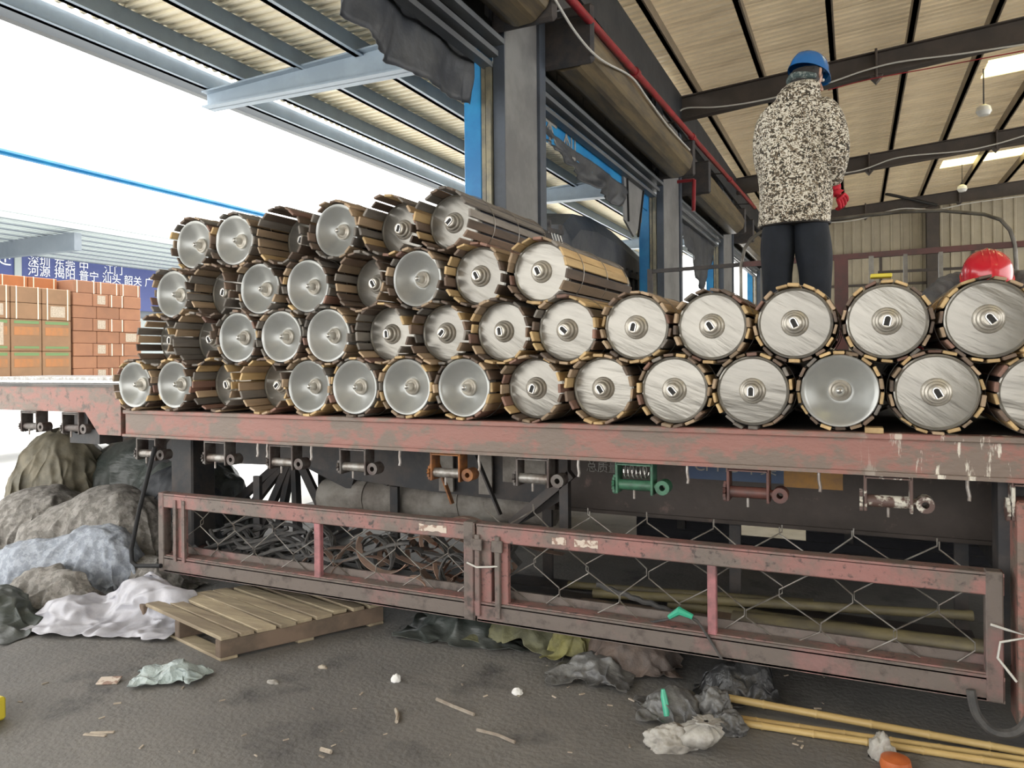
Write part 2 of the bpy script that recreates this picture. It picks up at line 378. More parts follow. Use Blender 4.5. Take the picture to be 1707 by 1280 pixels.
def lettering(txt, size, m, parent, loc, rot):
    """flat raised letters, one part per character"""
    x = 0.0
    for ch in txt:
        wide = ord(ch) > 255
        if ch != ' ':
            cu = bpy.data.curves.new('character', 'FONT'); cu.body = ch; cu.size = size; cu.extrude = .002
            t = bpy.data.objects.new('character', cu); COL.objects.link(t); bpy.context.view_layer.update()
            dg = bpy.context.evaluated_depsgraph_get(); me = bpy.data.meshes.new_from_object(t.evaluated_get(dg))
            bpy.data.objects.remove(t); me.name = 'character'; me.materials.clear(); me.materials.append(m)
            me.transform(Matrix.Translation(Vector(loc) + rot @ Vector((x, 0, 0))) @ rot.to_4x4())
            put('character', me, parent)
        x += size * (1.0 if wide else .3 if ch == ' ' else .68 if ch.isalpha() else .56)


R_FRONT = Matrix(((1, 0, 0), (0, 0, -1), (0, 1, 0)))          # reads along +X, faces -Y
R_SIDE = Matrix(((0, 0, 1), (1, 0, 0), (0, 1, 0)))            # reads along +Y, faces +X


def skin_mesh(name, verts, edges, m, sub=2, smooth=True):
    """continuous body grown over a skeleton; verts = [(co, r)]; vertex 0 is the root"""
    me = bpy.data.meshes.new(name); me.from_pydata([v[0] for v in verts], edges, [])
    o = bpy.data.objects.new(name, me); COL.objects.link(o)
    md = o.modifiers.new('skin', 'SKIN'); md.use_smooth_shade = True
    for i, v in enumerate(verts):
        r = v[1] if isinstance(v[1], tuple) else (v[1], v[1]); me.skin_vertices[0].data[i].radius = r
    me.skin_vertices[0].data[0].use_root = True
    sb = o.modifiers.new('sub', 'SUBSURF'); sb.levels = sub; sb.render_levels = sub
    bpy.context.view_layer.update()
    dg = bpy.context.evaluated_depsgraph_get(); out = bpy.data.meshes.new_from_object(o.evaluated_get(dg))
    bpy.data.objects.remove(o); out.name = name; out.materials.clear(); out.materials.append(m)
    out.polygons.foreach_set('use_smooth', [True] * len(out.polygons))
    return out

# ------------------------------------------------------------------ ground, hall, canopy, yard
XW = -2.9                                   # inner face of the hall's left wall
f = MB(); f.box((-5.4, -8, -.2), (16, 30, 0)); tag(f.build('floor', K['floor']), kind='structure')
f = MB(); f.box((-70, -30, -.25), (-5.4, 80, -.01)); tag(f.build('floor_yard', K['yard']), kind='structure')

# left wall: columns, header panels, rolled up shutters
wl = thing('wall_left', (XW, 12, 0), kind='structure')
for i, (y0, y1) in enumerate(((6.2, 7.08), (12.45, 13.75), (18.75, 20.2), (26.5, 27.4))):
    b = MB(); b.box((-3.02, y0, 0), (-2.9, y1, 6.3), ch=.01)
    col = b.build('column', K['column'], wl)
    b = MB(); b.box((-3.02, y0 - .012, 0), (-2.905, y0 - .002, 6.3)); b.build('column_face', K['column_dark'], col)
    b = MB(); b.box((-2.915, y1 - .13, 0), (-2.87, y1 + .03, 6.3)); b.build('corner_flange', K['column_dark'], col)
    b = MB(); b.box((-3.08, y0 - .05, 0), (-3.03, y0 + .1, 4.28)); b.box((-3.14, y0 - .02, 0), (-3.1, y0 + .1, 4.28)); b.build('guide_rail', K['guide'], wl)
    b = MB(); b.box((-3.125, y0 - .08, 4.5), (-3.025, y1 + .08, 6.3)); b.build('pier_panel', K['wall_dark'], wl)
    b = MB(); b.box((-3.33, y0 - .01, 0), (-3.15, y0 + .25, 4.45), ch=.006); b.build('blue_jamb', K['blue'], wl)
for i, (y0, y1) in enumerate(((-3.0, 6.18), (7.1, 12.43), (13.77, 18.73), (20.22, 26.4))):
    nh = round((y1 - y0 + .1) / .93); wh = (y1 - y0 + .1) / nh
    for k in range(nh):                                 # header panels side by side
        a = y0 - .05 + k * wh; e = a + wh - .004
        if True:
            b = MB(); b.box((-3.12, a, 4.62), (-3.07, e, 6.35), ch=.012); b.build('header_panel', K['wall_dark'], wl)
    for z, x in ((4.24, -3.02), (4.33, -2.96), (4.43, -2.9)):
        b = MB(); b.box((x - .1, y0, z), (x, y1, z + .05)); b.build('lintel_rail', K['header'], wl)
    b = MB(); b.box((-3.1, y0, 4.46), (-3.0, y1, 4.64)); b.build('lintel', K['wall_dark'], wl)
    d = thing('door_%d' % (i + 1), (-2.66, (y0 + y1) / 2, 4.78), kind='structure')
    b = MB(); prof = []
    n = 40
    for k in range(n):                                   # coiled slats: slightly faceted drum
        prof.append((math.cos(2 * math.pi * k / n), math.sin(2 * math.pi * k / n)))
    rr = [.27 + (.008 if k % 4 < 2 else 0) for k in range(n)]
    rings = [[Vector((-2.66 + c * r_, y, 4.78 + s_ * r_)) for (c, s_), r_ in zip(prof, rr)] for y in (y0 + .12, y1 - .12)]
    b.loft(rings); b.build('rolled_shutter', K['shutter'], d)
    for y in (y0 + .02, y1 - .1):
        b = MB(); b.box((-2.99, y, 4.52), (-2.36, y + .08, 5.12), ch=.03); b.build('end_bracket', K['dark_steel'], d)
b = MB(); b.box((-3.0, -3, 5.3), (-2.86, 27, 5.5)); b.build('wall_rail', K['dark_steel'], wl)
b = MB(); b.box((-2.84, -3, 5.62), (-2.8, 27, 6.25)); b.build('upper_panel', K['wall_dark'], wl)

# hall roof
ce = thing('ceiling', (4, 12, 6.4), kind='structure')
ZS = lambda x: 6.49 + .078 * (x + 1.43)                  # underside of the sheets
p = MB(); n = 0; W = .985; vs = []; fs = []
NX = 26; NY = 24
for i in range(NX + 1):
    x = -3.0 + 17 * i / NX
    for j in range(NY + 1):
        y = W * j / NY; ph = (j % 4)
        z = ZS(x) + (.125 if ph == 0 else .055) + .01 * mnoise.noise(Vector((x * 1.6, 2 * math.sin(6.2832 * j / NY), 3)))
        vs.append((x - 4, y, z - 6.4))
for i in range(NX):
    for j in range(NY):
        a = i * (NY + 1) + j; fs.append((a, a + 1, a + NY + 2, a + NY + 1))
rp = bpy.data.meshes.new('roof_panel'); rp.from_pydata(vs, [], fs); rp.materials.append(K['roof'])
k = 0; y = -7.0


def roof_part(nm, i0, i1, mm):
    me = bpy.data.meshes.new(nm); me.from_pydata(vs, [], [f_ for n_, f_ in enumerate(fs) if i0 <= n_ // NY < i1]); me.materials.append(mm)
    bm = bmesh.new(); bm.from_mesh(me); bmesh.ops.delete(bm, geom=[v for v in bm.verts if not v.link_faces], context='VERTS'); bm.to_mesh(me); bm.free(); return me


rp_l, rp_r, rp_s = roof_part('roof_panel', 0, 8, K['roof']), roof_part('roof_panel', 12, NX, K['roof']), roof_part('skylight', 8, 12, K['skylight'])
while y < 28.6:
    lo_ = (0, y - 12, .004 * (k % 3))
    if k in (8, 16, 24, 32):                                     # skylight rows; the two nearest are unseen, added to light the floor
        put('roof_panel', rp_l, ce, loc=lo_); put('roof_panel', rp_r, ce, loc=lo_); put('skylight', rp_s, ce, loc=lo_)
    else:
        put('roof_panel', rp, ce, loc=lo_)
    y += .95; k += 1
for i in range(15):
    x = -2.55 + 1.125 * i
    b = MB(); z = ZS(x)
    b.box((x - .035, -7, z - .16), (x + .035, 28.4, z + .05)); b.box((x - .035, -7, z - .16), (x + .06, 28.4, z - .145))
    b.build('purlin', K['purlin'], ce)
for y in (-.4, 6.65, 13.5, 20.3, 27.0):
    b = MB()
    for (xa, xb) in ((-2.9, -.3), (-.3, 2.4), (2.4, 8), (8, 14)):
        zl = lambda x: 5.8 + .088 * (x + 2.9) if x < 2.4 else 6.27 + .06 * (x - 2.4)
        za, zb = zl(xa), zl(xb); ta, tb = ZS(xa) - .16, ZS(xb) - .16
        # web, bottom flange
        b.add([(xa, y - .012, za), (xb, y - .012, zb), (xb, y - .012, tb), (xa, y - .012, ta), (xa, y + .012, za), (xb, y + .012, zb), (xb, y + .012, tb), (xa, y + .012, ta)],
              [(0, 1, 2, 3), (7, 6, 5, 4), (0, 4, 5, 1), (2, 6, 7, 3), (1, 5, 6, 2), (0, 3, 7, 4)])
        for zz0, zz1 in ((za, zb), (ta - .02, tb - .02)):
            b.add([(xa, y - .1, zz0), (xb, y - .1, zz1), (xb, y + .1, zz1), (xa, y + .1, zz0), (xa, y - .1, zz0 + .02), (xb, y - .1, zz1 + .02), (xb, y + .1, zz1 + .02), (xa, y + .1, zz0 + .02)],
                  [(0, 3, 2, 1), (4, 5, 6, 7), (0, 1, 5, 4), (1, 2, 6, 5), (2, 3, 7, 6), (3, 0, 4, 7)])
    b.build('rafter', K['rafter'], ce)
    for x in (.35, 3.0):                                   # splice plates with the pointed stiffeners
        b = MB(); z0 = 5.8 + .088 * (x + 2.9); b.box((x - .02, y - .11, z0 - .05), (x + .02, y + .11, ZS(x) - .12), ch=.01)
        b.add([(x - .1, y - .08, z0), (x + .1, y - .08, z0), (x, y - .08, z0 - .12), (x - .1, y + .08, z0), (x + .1, y + .08, z0), (x, y + .08, z0 - .12)], [(0, 1, 2), (5, 4, 3), (0, 3, 4, 1), (1, 4, 5, 2), (2, 5, 3, 0)])
        b.build('splice_plate', K['rafter'], ce)

# end wall with ribbed sheets
we = thing('wall_back', (4, 28.3, 0), kind='structure')
vs = []; fs = []
W = .9; prof = [(0, 0), (.02, .0), (.04, -.03), (.09, -.03), (.11, 0), (.29, 0), (.31, -.03), (.36, -.03), (.38, 0), (.59, 0), (.61, -.03), (.66, -.03), (.68, 0), (.895, 0)]
for x, y in prof: vs += [(x, y, 0), (x, y, 7.0)]
for i in range(len(prof) - 1): fs.append((i * 2, i * 2 + 2, i * 2 + 3, i * 2 + 1))
wp = bpy.data.meshes.new('wall_panel'); wp.from_pydata(vs, [], fs); wp.materials.append(K['endwall'])
for i in range(24): put('wall_panel', wp, we, loc=(-7.0 + i * .88, .004 * (i % 2), 0))
for (x, w) in ((2.35, .36), (10, .36), (-2.9, .3)):
    b = MB(); b.box((x - w / 2, 27.85, 0), (x + w / 2, 27.87, 6.6)); b.box((x - w / 2, 28.2, 0), (x + w / 2, 28.22, 6.6)); b.box((x - .02, 27.87, 0), (x + .02, 28.2, 6.6)); b.build('column', K['rafter'], we)
for z in (3.9, 4.95, 2.2):
    b = MB(); b.box((-3, 28.05, z), (14, 28.24, z + .07)); b.build('girt', K['rafter'], we)

# unseen near wall with one wide doorway, added to cut light from behind
wf = thing('wall_front_added', (4, -7, 0), kind='structure')
for i in range(13):
    x = 2.4 + i * .9; b = MB(); b.box((x, -7.1, 0), (x + .88, -7.04, 7.2)); b.build('wall_panel', K['endwall'], wf)
for i in range(6):
    x = -3.0 + i * .9; b = MB(); b.box((x, -7.1, 4.9), (x + .88, -7.04, 6.9)); b.build('wall_panel', K['endwall'], wf)

# canopy outside the left wall
ca = thing('entrance_canopy', (-5.1, 10, 4.7), 'blue-grey steel canopy with cream ribbed sheets outside the doors', 'canopy')
for y in (-.3, 6.8, 13.8, 20.8):
    b = MB(); xa, xb = -3.1, -7.25
    for z0a, z0b, t in ((4.62, 4.66, .02), (5.0, 4.84, .02)):
        b.add([(xa, y - .1, z0a), (xb, y - .1, z0b), (xb, y + .1, z0b), (xa, y + .1, z0a), (xa, y - .1, z0a + t), (xb, y - .1, z0b + t), (xb, y + .1, z0b + t), (xa, y + .1, z0a + t)],
              [(0, 3, 2, 1), (4, 5, 6, 7), (0, 1, 5, 4), (1, 2, 6, 5), (2, 3, 7, 6), (3, 0, 4, 7)])
    b.add([(xa, y - .012, 4.62), (xb, y - .012, 4.66), (xb, y - .012, 4.86), (xa, y - .012, 5.0), (xa, y + .012, 4.62), (xb, y + .012, 4.66), (xb, y + .012, 4.86), (xa, y + .012, 5.0)],
          [(0, 1, 2, 3), (7, 6, 5, 4), (0, 4, 5, 1), (2, 6, 7, 3), (1, 5, 6, 2), (0, 3, 7, 4)])
    b.build('canopy_beam', K['canopy_steel'], ca)
for x in (-7.2, -6.62, -5.78, -4.98, -4.18, -3.4):
    b = MB(); z = 4.88 + .012 * (x + 7.2); b.box((x - .03, -4, z), (x + .03, 26, z + .2)); b.box((x - .03, -4, z), (x + .075, 26, z + .015)); b.build('canopy_purlin', K['canopy_steel'], ca)
b = MB(); b.box((-7.62, -4, 4.93), (-7.52, 26, 5.06)); b.build('eave_gutter', K['canopy_fascia'], ca)
vs = []; fs = []; prof = [q for k in range(7) for q in ((k * .131, 0), (k * .131 + .012, .028), (k * .131 + .075, .028), (k * .131 + .087, 0))] + [(.925, 0)]
for j, (y, z) in enumerate(prof): vs += [(0, y, z), (4.0, y, z + .05)]
for i in range(len(prof) - 1): fs.append((i * 2, i * 2 + 1, i * 2 + 3, i * 2 + 2))
cp = bpy.data.meshes.new('canopy_sheet'); cp.from_pydata(vs, [], fs); cp.materials.append(K['canopy_sheet'])
for i in range(33): put('canopy_sheet', cp, ca, loc=(-7.1 + 5.1, -4 + .92 * i - 10, 5.085 - 4.7))

# yard: opposite warehouse
op = thing('warehouse_building', (-24, 18, 0), 'grey warehouse with deep canopy and blue sign band across the yard', 'building')
b = MB(); b.box((-30, -5, 0), (-28, 60, 7)); b.build('facade', K['oppo_grey'], op)
b = MB(); b.box((-22.05, -5, 5.86), (-21.95, 60, 6.14), ch=.02); b.build('fascia', K['oppo_light'], op)
b = MB(); b.box((-21.98, -5, 5.68), (-21.9, 60, 5.8)); b.build('gutter_pipe', K['oppo_light'], op)
for i in range(24):
    b = MB(); x = -22.1 - i * .25; b.box((x - .22, -5, 5.72 - i * .012), (x - .03, 60, 5.76 - i * .012)); b.build('soffit_strip', K['oppo_light'] if i % 3 else K['oppo_grey'], op)
for y in (4, 15.5, 27, 38):
    b = MB(); b.box((-28, y - .12, 5.05), (-22.1, y + .12, 5.6)); b.build('canopy_beam', K['oppo_grey'], op)
b = MB(); b.box((-27.98, -5, 0.4), (-27.9, 60, 3.4)); b.build('lower_wall', K['oppo_light'], op)
sg = thing('sign_board', (-27.6, 20, 4), 'long blue sign board with white Chinese place names under the warehouse canopy', 'sign')
for y0, y1 in ((10, at(25, 430, X=-27.6).y), (at(35, 430, X=-27.6).y, 34)):
    b = MB(); b.box((-27.75, y0, 3.7), (-27.6, y1, 5.7)); b.build('panel', K['signblue'], sg)
qd = at(29, 430, X=-27.6).y; b = MB(); b.box((-27.75, qd - .12, 3.6), (-27.55, qd + .12, 5.6)); b.build('divider_post', K['oppo_light'], sg)
q1 = at(46, 440, X=-27.58); q2 = at(46, 457, X=-27.58); sz_ = (at(90, 446, X=-27.58).y - q1.y) / 2.3
lettering('深圳 东莞 中     江门', sz_, K['signwhite'], sg, (-27.58, q1.y, q1.z), R_SIDE)
lettering('河源 揭阳 普宁 汕头 韶关 广', sz_, K['signwhite'], sg, (-27.58, q2.y, q2.z), R_SIDE)
q3 = at(-12, 438, X=-27.58); lettering('处', sz_ * 1.5, K['signwhite'], sg, (-27.58, q3.y, q3.z), R_SIDE)
# blue overhead pipe across the yard
bp_ = thing('overhead_pipe', (-9, 5, 0), 'thin blue overhead pipe crossing the bright yard', 'pipe')
b = MB(); b.tube([(-9, -8, 4.05), (-9, 10.4, 3.99)], .042, 8); b.build('pipe_run', K['blue'], bp_)
for y in (-7.9, 10.35):
    b = MB(); b.tube([(-9, y, -.01), (-9, y, 4.0)], .04, 8); b.build('support_post', K['blue'], bp_)

# cartons stacked on a lorry bed in the yard
lb = thing('carton_lorry_bed', (-12.4, 7.5, 0), 'low lorry bed carrying the carton stacks beyond the trailer', 'lorry')
b = MB(); b.box((-13.6, 5.0, 1.05), (-11.9, 10.2, 1.22), ch=.02); b.build('platform', K['dark_steel'], lb)
for y in (5.6, 9.4):
    b = MB(); b.lathe([(.0, -.0), (.3, 0), (.42, .03), (.44, .1), (.42, .22), (.3, .25), (0, .25)], 24, Matrix.Translation((-12.2, y, .43)) @ Matrix.Rotation(math.pi / 2, 4, 'Z')); b.build('wheel', K['black'], lb, smooth=True)
    b = MB(); b.box((-13.2, y - .05, .38), (-12.1, y + .05, 1.06)); b.build('axle_support', K['dark_steel'], lb)
ORD = ['first', 'second', 'third', 'fourth', 'fifth', 'sixth', 'seventh', 'eighth', 'ninth', 'tenth', 'eleventh', 'twelfth', 'thirteenth', 'fourteenth', 'fifteenth']
cart_cache = {}


def carton(loc, sx, sy, sz, mt, label, group, lab=False, bands=False, prints=False):
    key = (round(sx, 3), round(sy, 3), round(sz, 3), mt.name)
    root = thing('carton', loc, label, 'carton', group)
    if key not in cart_cache:
        b = MB(); b.box((-sx, .004, 0), (0, sy - .004, sz - .004), ch=.008); cart_cache[key] = b.mesh('box', mt)
    put('box', cart_cache[key], root, loc=(0, 0, 0))
    if lab:
        b = MB(); b.box((0, sy * .28, sz * .18), (.004, sy * .78, sz * .88)); b.build('paper_label', K['label'], root, local=True)
    if bands:
        for q in (.16, .86):
            b = MB(); b.box((-.01, sy * q, 0), (.006, sy * q + .015, sz)); b.build('strapping_band', K['strapping'], root, local=True)
    if prints:
        for z0, z1, mm in ((.86, .95, 'print_green'), (.5, .76, 'print_orange'), (.08, .15, 'print_green')):
            b = MB(); b.box((0, sy * .1, sz * z0), (.003, sy * .9, sz * z1)); b.build('printed_band', K[mm], root, local=True)
    return root


# right hand stack: eight courses of brick-like cartons
y0 = 8.32; cw = .44; ch_ = .216
for r_ in range(8):
    off = 0 if r_ % 2 else -.12
    ws = [.44, .44, .44] if r_ % 2 else [.36, .3, .3, .36]
    y = y0
    for c_, w in enumerate(ws):
        carton((-12.0 - .012 * (r_ % 2), y, 1.222 + r_ * ch_), .5, w, ch_, K['carton'],
               'brown carton in the right yard stack, %s course up, %s from the left' % (ORD[r_], ORD[c_]), 'brown cartons of the right stack',
               lab=(r_ % 2 == 0 and c_ in (1,)) or (r_ == 3 and c_ == 2), bands=(r_ % 2 == 0 and c_ in (2,)) or r_ == 7)
        y += w
y0 = 6.3
for r_ in range(2):                                     # large printed cartons of the left stack
    for c_ in range(4):
        carton((-12.0, y0 + c_ * .497, 1.222 + r_ * .51), .5, .492, .508, K['carton_pr'],
               'large tan carton with green and orange print, %s layer, %s from the left' % (['lower', 'upper'][r_], ORD[c_]), 'printed cartons of the left stack', prints=True, lab=(r_ == 1 and c_ == 1))
for r_ in range(2):
    for c_ in range(4):
        carton((-12.0, y0 + c_ * .497 + .0, 2.244 + r_ * .26), .5, .492, .258, K['carton_pr'],
               'flat brown carton with strapping above printed cartons, %s course, %s from the left' % (['lower', 'upper'][r_], ORD[c_]), 'flat cartons of the left stack', lab=(r_ == 0 and c_ in (1, 3)), bands=True)
for c_ in range(4):
    carton((-12.35, y0 + c_ * .497, 2.766), .6, .492, .2, K['carton_or'], 'orange-brown carton lying on top of the left stack, %s from the left' % ORD[c_], 'cartons on top of the left stack', bands=True)

# covered lorry and hanging tarps beyond the doors
tr = thing('covered_lorry', (-4.2, 12, 0), 'dark lorry with arched tarpaulin cover under the canopy behind the rollers', 'lorry')
prof = [(9.9, 3.5), (10.3, 3.72), (11.1, 3.8), (12.2, 3.76), (13.4, 3.62), (14.6, 3.46), (16, 3.3)]
b = MB(); rings = [[Vector((-3.65, y, 1.3)), Vector((-3.62, y, z - .3)), Vector((-3.75, y, z - .06)), Vector((-4.3, y, z)), Vector((-5.4, y, z)), Vector((-5.9, y, z - .2)), Vector((-5.95, y, 1.3))] for y, z in prof]
b.loft(rings); b.build('tarp_cover', K['tarp_dark'], tr)
for i in range(18):
    y = 9.98 + i * .33; b = MB(); b.box((-3.62, y, 1.3), (-3.58, y + .05, 3.1)); b.build('side_stake', K['dark_steel'], tr)
b = MB(); b.box((-5.9, 9.8, .9), (-3.6, 16.2, 1.32), ch=.03); b.build('bed', K['dark_steel'], tr)
b = MB(); b.box((-3.6, 9.9, 2.95), (-3.57, 16, 3.05)); b.build('side_rail', K['dark_steel'], tr)
for y in (10.8, 14.9):
    b = MB(); b.lathe([(0, 0), (.3, 0), (.46, .03), (.48, .1), (.46, .24), (.3, .28), (0, .28)], 24, Matrix.Translation((-3.9, y, .47)) @ Matrix.Rotation(math.pi / 2, 4, 'Z')); b.build('wheel', K['black'], tr, smooth=True)
    b = MB(); b.box((-5.6, y - .06, .4), (-3.8, y + .06, .95)); b.build('axle', K['dark_steel'], tr)
rk = thing('stake_rack', (-4.3, 9, 0), 'small stake rack with dangling white cords beside the covered lorry', 'rack')
b = MB(); b.bar((-3.7, 8.85, 3.22), (-3.7, 9.75, 3.3), .04, .06); b.bar((-3.7, 8.85, 3.3), (-3.9, 9.75, 3.42), .03, .04); b.build('top_bar', K['dark_steel'], rk)
for y in (8.87, 9.3, 9.73):
    b = MB(); b.bar((-3.72, y, 0), (-3.72, y, 3.4), .04, .05); b.build('post', K['dark_steel'], rk)
for i in range(7):
    y = 8.95 + i * .115; b = MB(); b.tube([(-3.69, y, 3.24), (-3.66, y + .02, 3.12), (-3.69, y - .01, 2.96)], .008, 5); b.build('cord', K['white_cable'], rk)


def cloth(name, pts_top, pts_bot, nx, nz, m, amp, seed, label, cat, x_push=(1, 0, 0), th=.006):
    """hanging cloth between a top and a bottom edge given as equal numbers of points"""
    def pl(P, t):
        t *= len(P) - 1; i = min(int(t), len(P) - 2); return Vector(P[i]).lerp(Vector(P[i + 1]), t - i)
    vs = []; fs = []
    for i in range(nx + 1):
        for j in range(nz + 1):
            p_ = pl(pts_top, i / nx).lerp(pl(pts_bot, i / nx), j / nz)
            d = amp * (.2 + .8 * j / nz) * fbm((i * 7 / nx, j * .8 / nz, 0), 1.3, 4, seed)
            p_ = p_ + Vector(x_push) * d; vs.append(p_)
    for i in range(nx):
        for j in range(nz):
            a = i * (nz + 1) + j; fs.append((a, a + 1, a + nz + 2, a + nz + 1))
    me = bpy.data.meshes.new(name); me.from_pydata(vs, [], fs); me.materials.append(m)
    bm = bmesh.new(); bm.from_mesh(me); bmesh.ops.solidify(bm, geom=bm.faces[:], thickness=th); bm.to_mesh(me); bm.free()
    me.polygons.foreach_set('use_smooth', [True] * len(me.polygons))
    o = bpy.data.objects.new(name, me); COL.objects.link(o); return tag(recentre(o), label, cat)


cloth('torn_tarp', [(-3.16, y, 4.8) for y in (3.0, 3.6, 4.2, 4.7, 5.2, 5.6, 6.0, 6.14)],
      [(-3.2, 3.0, 4.12), (-3.2, 3.7, 4.0), (-3.2, 4.15, 4.02), (-3.2, 4.5, 3.9), (-3.2, 4.75, 3.82), (-3.18, 5.3, 3.84), (-3.18, 5.85, 3.86), (-3.16, 6.1, 3.9)], 60, 16, K['tarp_dark'], .12, 3.1,
      'torn black tarp hanging from the lintel of the nearest doorway', 'tarp')
bn = thing('door_banner', (-3.12, 9.8, 4.0), 'blue cloth banner with white characters over the second doorway', 'banner')
b = MB(); b.box((-3.16, 7.45, 4.0), (-3.135, 12.3, 4.6)); b.build('banner_cloth', K['blue'], bn)
lettering('米 利', .5, K['faded_white'], bn, (-3.13, 7.62, 4.02), R_SIDE)
cloth('torn_tarp', [(-3.1, y, z) for y, z in ((7.3, 4.12), (7.7, 4.12), (8.1, 4.1), (8.8, 4.1), (9.6, 4.12), (10.4, 4.1), (11, 4.1))],
      [(-3.1, 7.3, 4.0), (-3.1, 7.7, 3.98), (-3.1, 8.1, 3.94), (-3.12, 8.6, 3.83), (-3.12, 9.4, 3.8), (-3.12, 10.0, 3.78), (-3.12, 10.6, 3.76)], 50, 14, K['tarp_dark'], .12, 8.2,
      'torn dark tarp hanging below the blue banner in the second doorway', 'tarp')
pn = thing('hanging_panel', (-3.2, 11.5, 3.6), 'grey sheet panel hanging askew beside the second blue jamb', 'panel')
b = MB(); b.add([(-3.1, 10.75, 4.25), (-3.1, 11.9, 4.3), (-3.1, 11.75, 3.72), (-3.1, 11.3, 3.42), (-3.1, 10.8, 3.6), (-3.13, 10.75, 4.25), (-3.13, 11.9, 4.3), (-3.13, 11.75, 3.72), (-3.13, 11.3, 3.42), (-3.13, 10.8, 3.6)],
    [(0, 4, 3, 2, 1), (5, 6, 7, 8, 9), (0, 1, 6, 5), (1, 2, 7, 6), (2, 3, 8, 7), (3, 4, 9, 8), (4, 0, 5, 9)]); b.build('sheet', K['column'], pn)
for a, c_ in (((-3.09, 10.9, 4.25), (-3.09, 10.95, 3.6)), ((-3.09, 11.85, 4.25), (-3.09, 11.5, 3.45))):
    b = MB(); b.bar(a, c_, .03, .03); b.build('edge_batten', K['black'], pn)
b = MB(); b.box((-3.09, 10.7, 4.25), (-3.05, 12.2, 4.3)); b.build('top_rail', K['white_cable'], pn)
cloth('torn_tarp', [(-3.1, y, 4.25) for y in (13.8, 15, 16.5, 17.6, 18.6)], [(-3.1, 13.8, 3.95), (-3.1, 15, 3.9), (-3.12, 16.3, 3.5), (-3.12, 17.3, 3.0), (-3.1, 18.2, 3.95)], 40, 10, K['tarp_dark'], .15, 5.5,
      'pointed dark tarp scrap hanging in the farthest lit doorway', 'tarp')

# pipes and cables inside the hall
fp = thing('fire_pipe', (-2.4, 12, 5), 'long red fire pipe running along the left wall to the back', 'pipe')
a, c_ = at(930, -25, X=-2.4), at(1258, 346, X=-2.4)
b = MB(); b.tube([a, a.lerp(c_, .5), c_], .045, 10); b.build('pipe_run', K['pipe_red'], fp, smooth=True)
for q in (.18, .42, .7):
    s_ = a.lerp(c_, q); b = MB(); b.tube([s_ - (c_ - a).normalized() * .06, s_ + (c_ - a).normalized() * .06], .06, 10); b.build('coupling', K['pipe_red'], fp)
for q in (.05, .35, .65, .95):
    s_ = a.lerp(c_, q); b = MB(); b.tube([s_, s_ + Vector((-.44, 0, .02))], .012, 6); b.build('wall_bracket', K['dark_steel'], fp)
s_ = at(1157, 300, X=-2.6); b = MB(); b.tube([s_, at(1156, 352, X=-2.6)], .035, 8); b.tube([s_, s_ + Vector((-.3, .0, .0))], .03, 8); tag(recentre(b.build('drop_pipe', K['pipe_red'])), 'short red pipe dropping past the second column', 'pipe')


def cable(pts, r, m, label, name='cable'):
    b = MB(); P = [Vector(p_) for p_ in pts]; Q = []
    for i in range(len(P) - 1):
        for k in range(6):
            t = k / 6; p0 = P[max(i - 1, 0)]; p1 = P[i]; p2 = P[i + 1]; p3 = P[min(i + 2, len(P) - 1)]
            Q.append(.5 * ((2 * p1) + (p2 - p0) * t + (2 * p0 - 5 * p1 + 4 * p2 - p3) * t * t + (3 * p1 - p0 - 3 * p2 + p3) * t ** 3))
    Q.append(P[-1]); b.tube(Q, r, 6); return tag(recentre(b.build(name, m, smooth=True)), label, 'cable')


cable([at(x, y, X=-2.35) for x, y in ((920, -10), (960, 55), (1000, 98), (1052, 128), (1080, 165), (1115, 212), (1150, 250))], .012, K['white_cable'], 'grey cable looping beside the red fire pipe')
cable([at(x, y, Y=13.36) for x, y in ((1128, 190), (1145, 180), (1200, 178), (1280, 165), (1375, 140), (1440, 118), (1500, 103), (1600, 90), (1720, 72))], .014, K['white_cable'], 'white cable slung under the nearest roof beam')
cable([at(x, y, Y=20.15) for x, y in ((1398, 290), (1440, 282), (1500, 262), (1600, 252), (1660, 240), (1720, 222))], .016, K['white_cable'], 'white cable slung under the second roof beam')
cable([at(x, y, Y=26.85) for x, y in ((1384, 371), (1430, 366), (1500, 348), (1560, 349), (1620, 338), (1720, 325))], .018, K['white_cable'], 'white cable along the farthest roof beam above the back wall')
cable([at(x, y, Y=13.2) for x, y in ((1380, 150), (1450, 132), (1560, 112), (1720, 82))], .009, K['pipe_red'], 'thin red line under the nearest roof beam')
cable([at(x, y, Y=26.8) for x, y in ((1380, 306), (1414, 312), (1450, 318), (1500, 328), (1562, 342))], .05, K['black_cable'], 'black cable strung behind the worker with the red glove')
for (px, py, yy) in ((1640, 193, 16.0), (1604, 320, 24.0)):
    s_ = at(px, py, Y=yy); fl = thing('bay_lamp', s_, 'white bay lamp hanging under the roof, %s one' % ('nearer' if yy < 20 else 'farther'), 'lamp')
    b = MB(); b.lathe([(0, .0), (.09, -.01), (.13, -.08), (.11, -.16), (.05, -.2), (0, -.2)], 16, Matrix.Rotation(-math.pi / 2, 4, 'X')); b.build('lamp_shade', K['flood'], fl, smooth=True, local=True)
    b = MB(); b.tube([(0, 0, .1), (0, 0, ZS(s_.x) - s_.z)], .012, 6); b.build('rod', K['dark_steel'], fl, local=True)

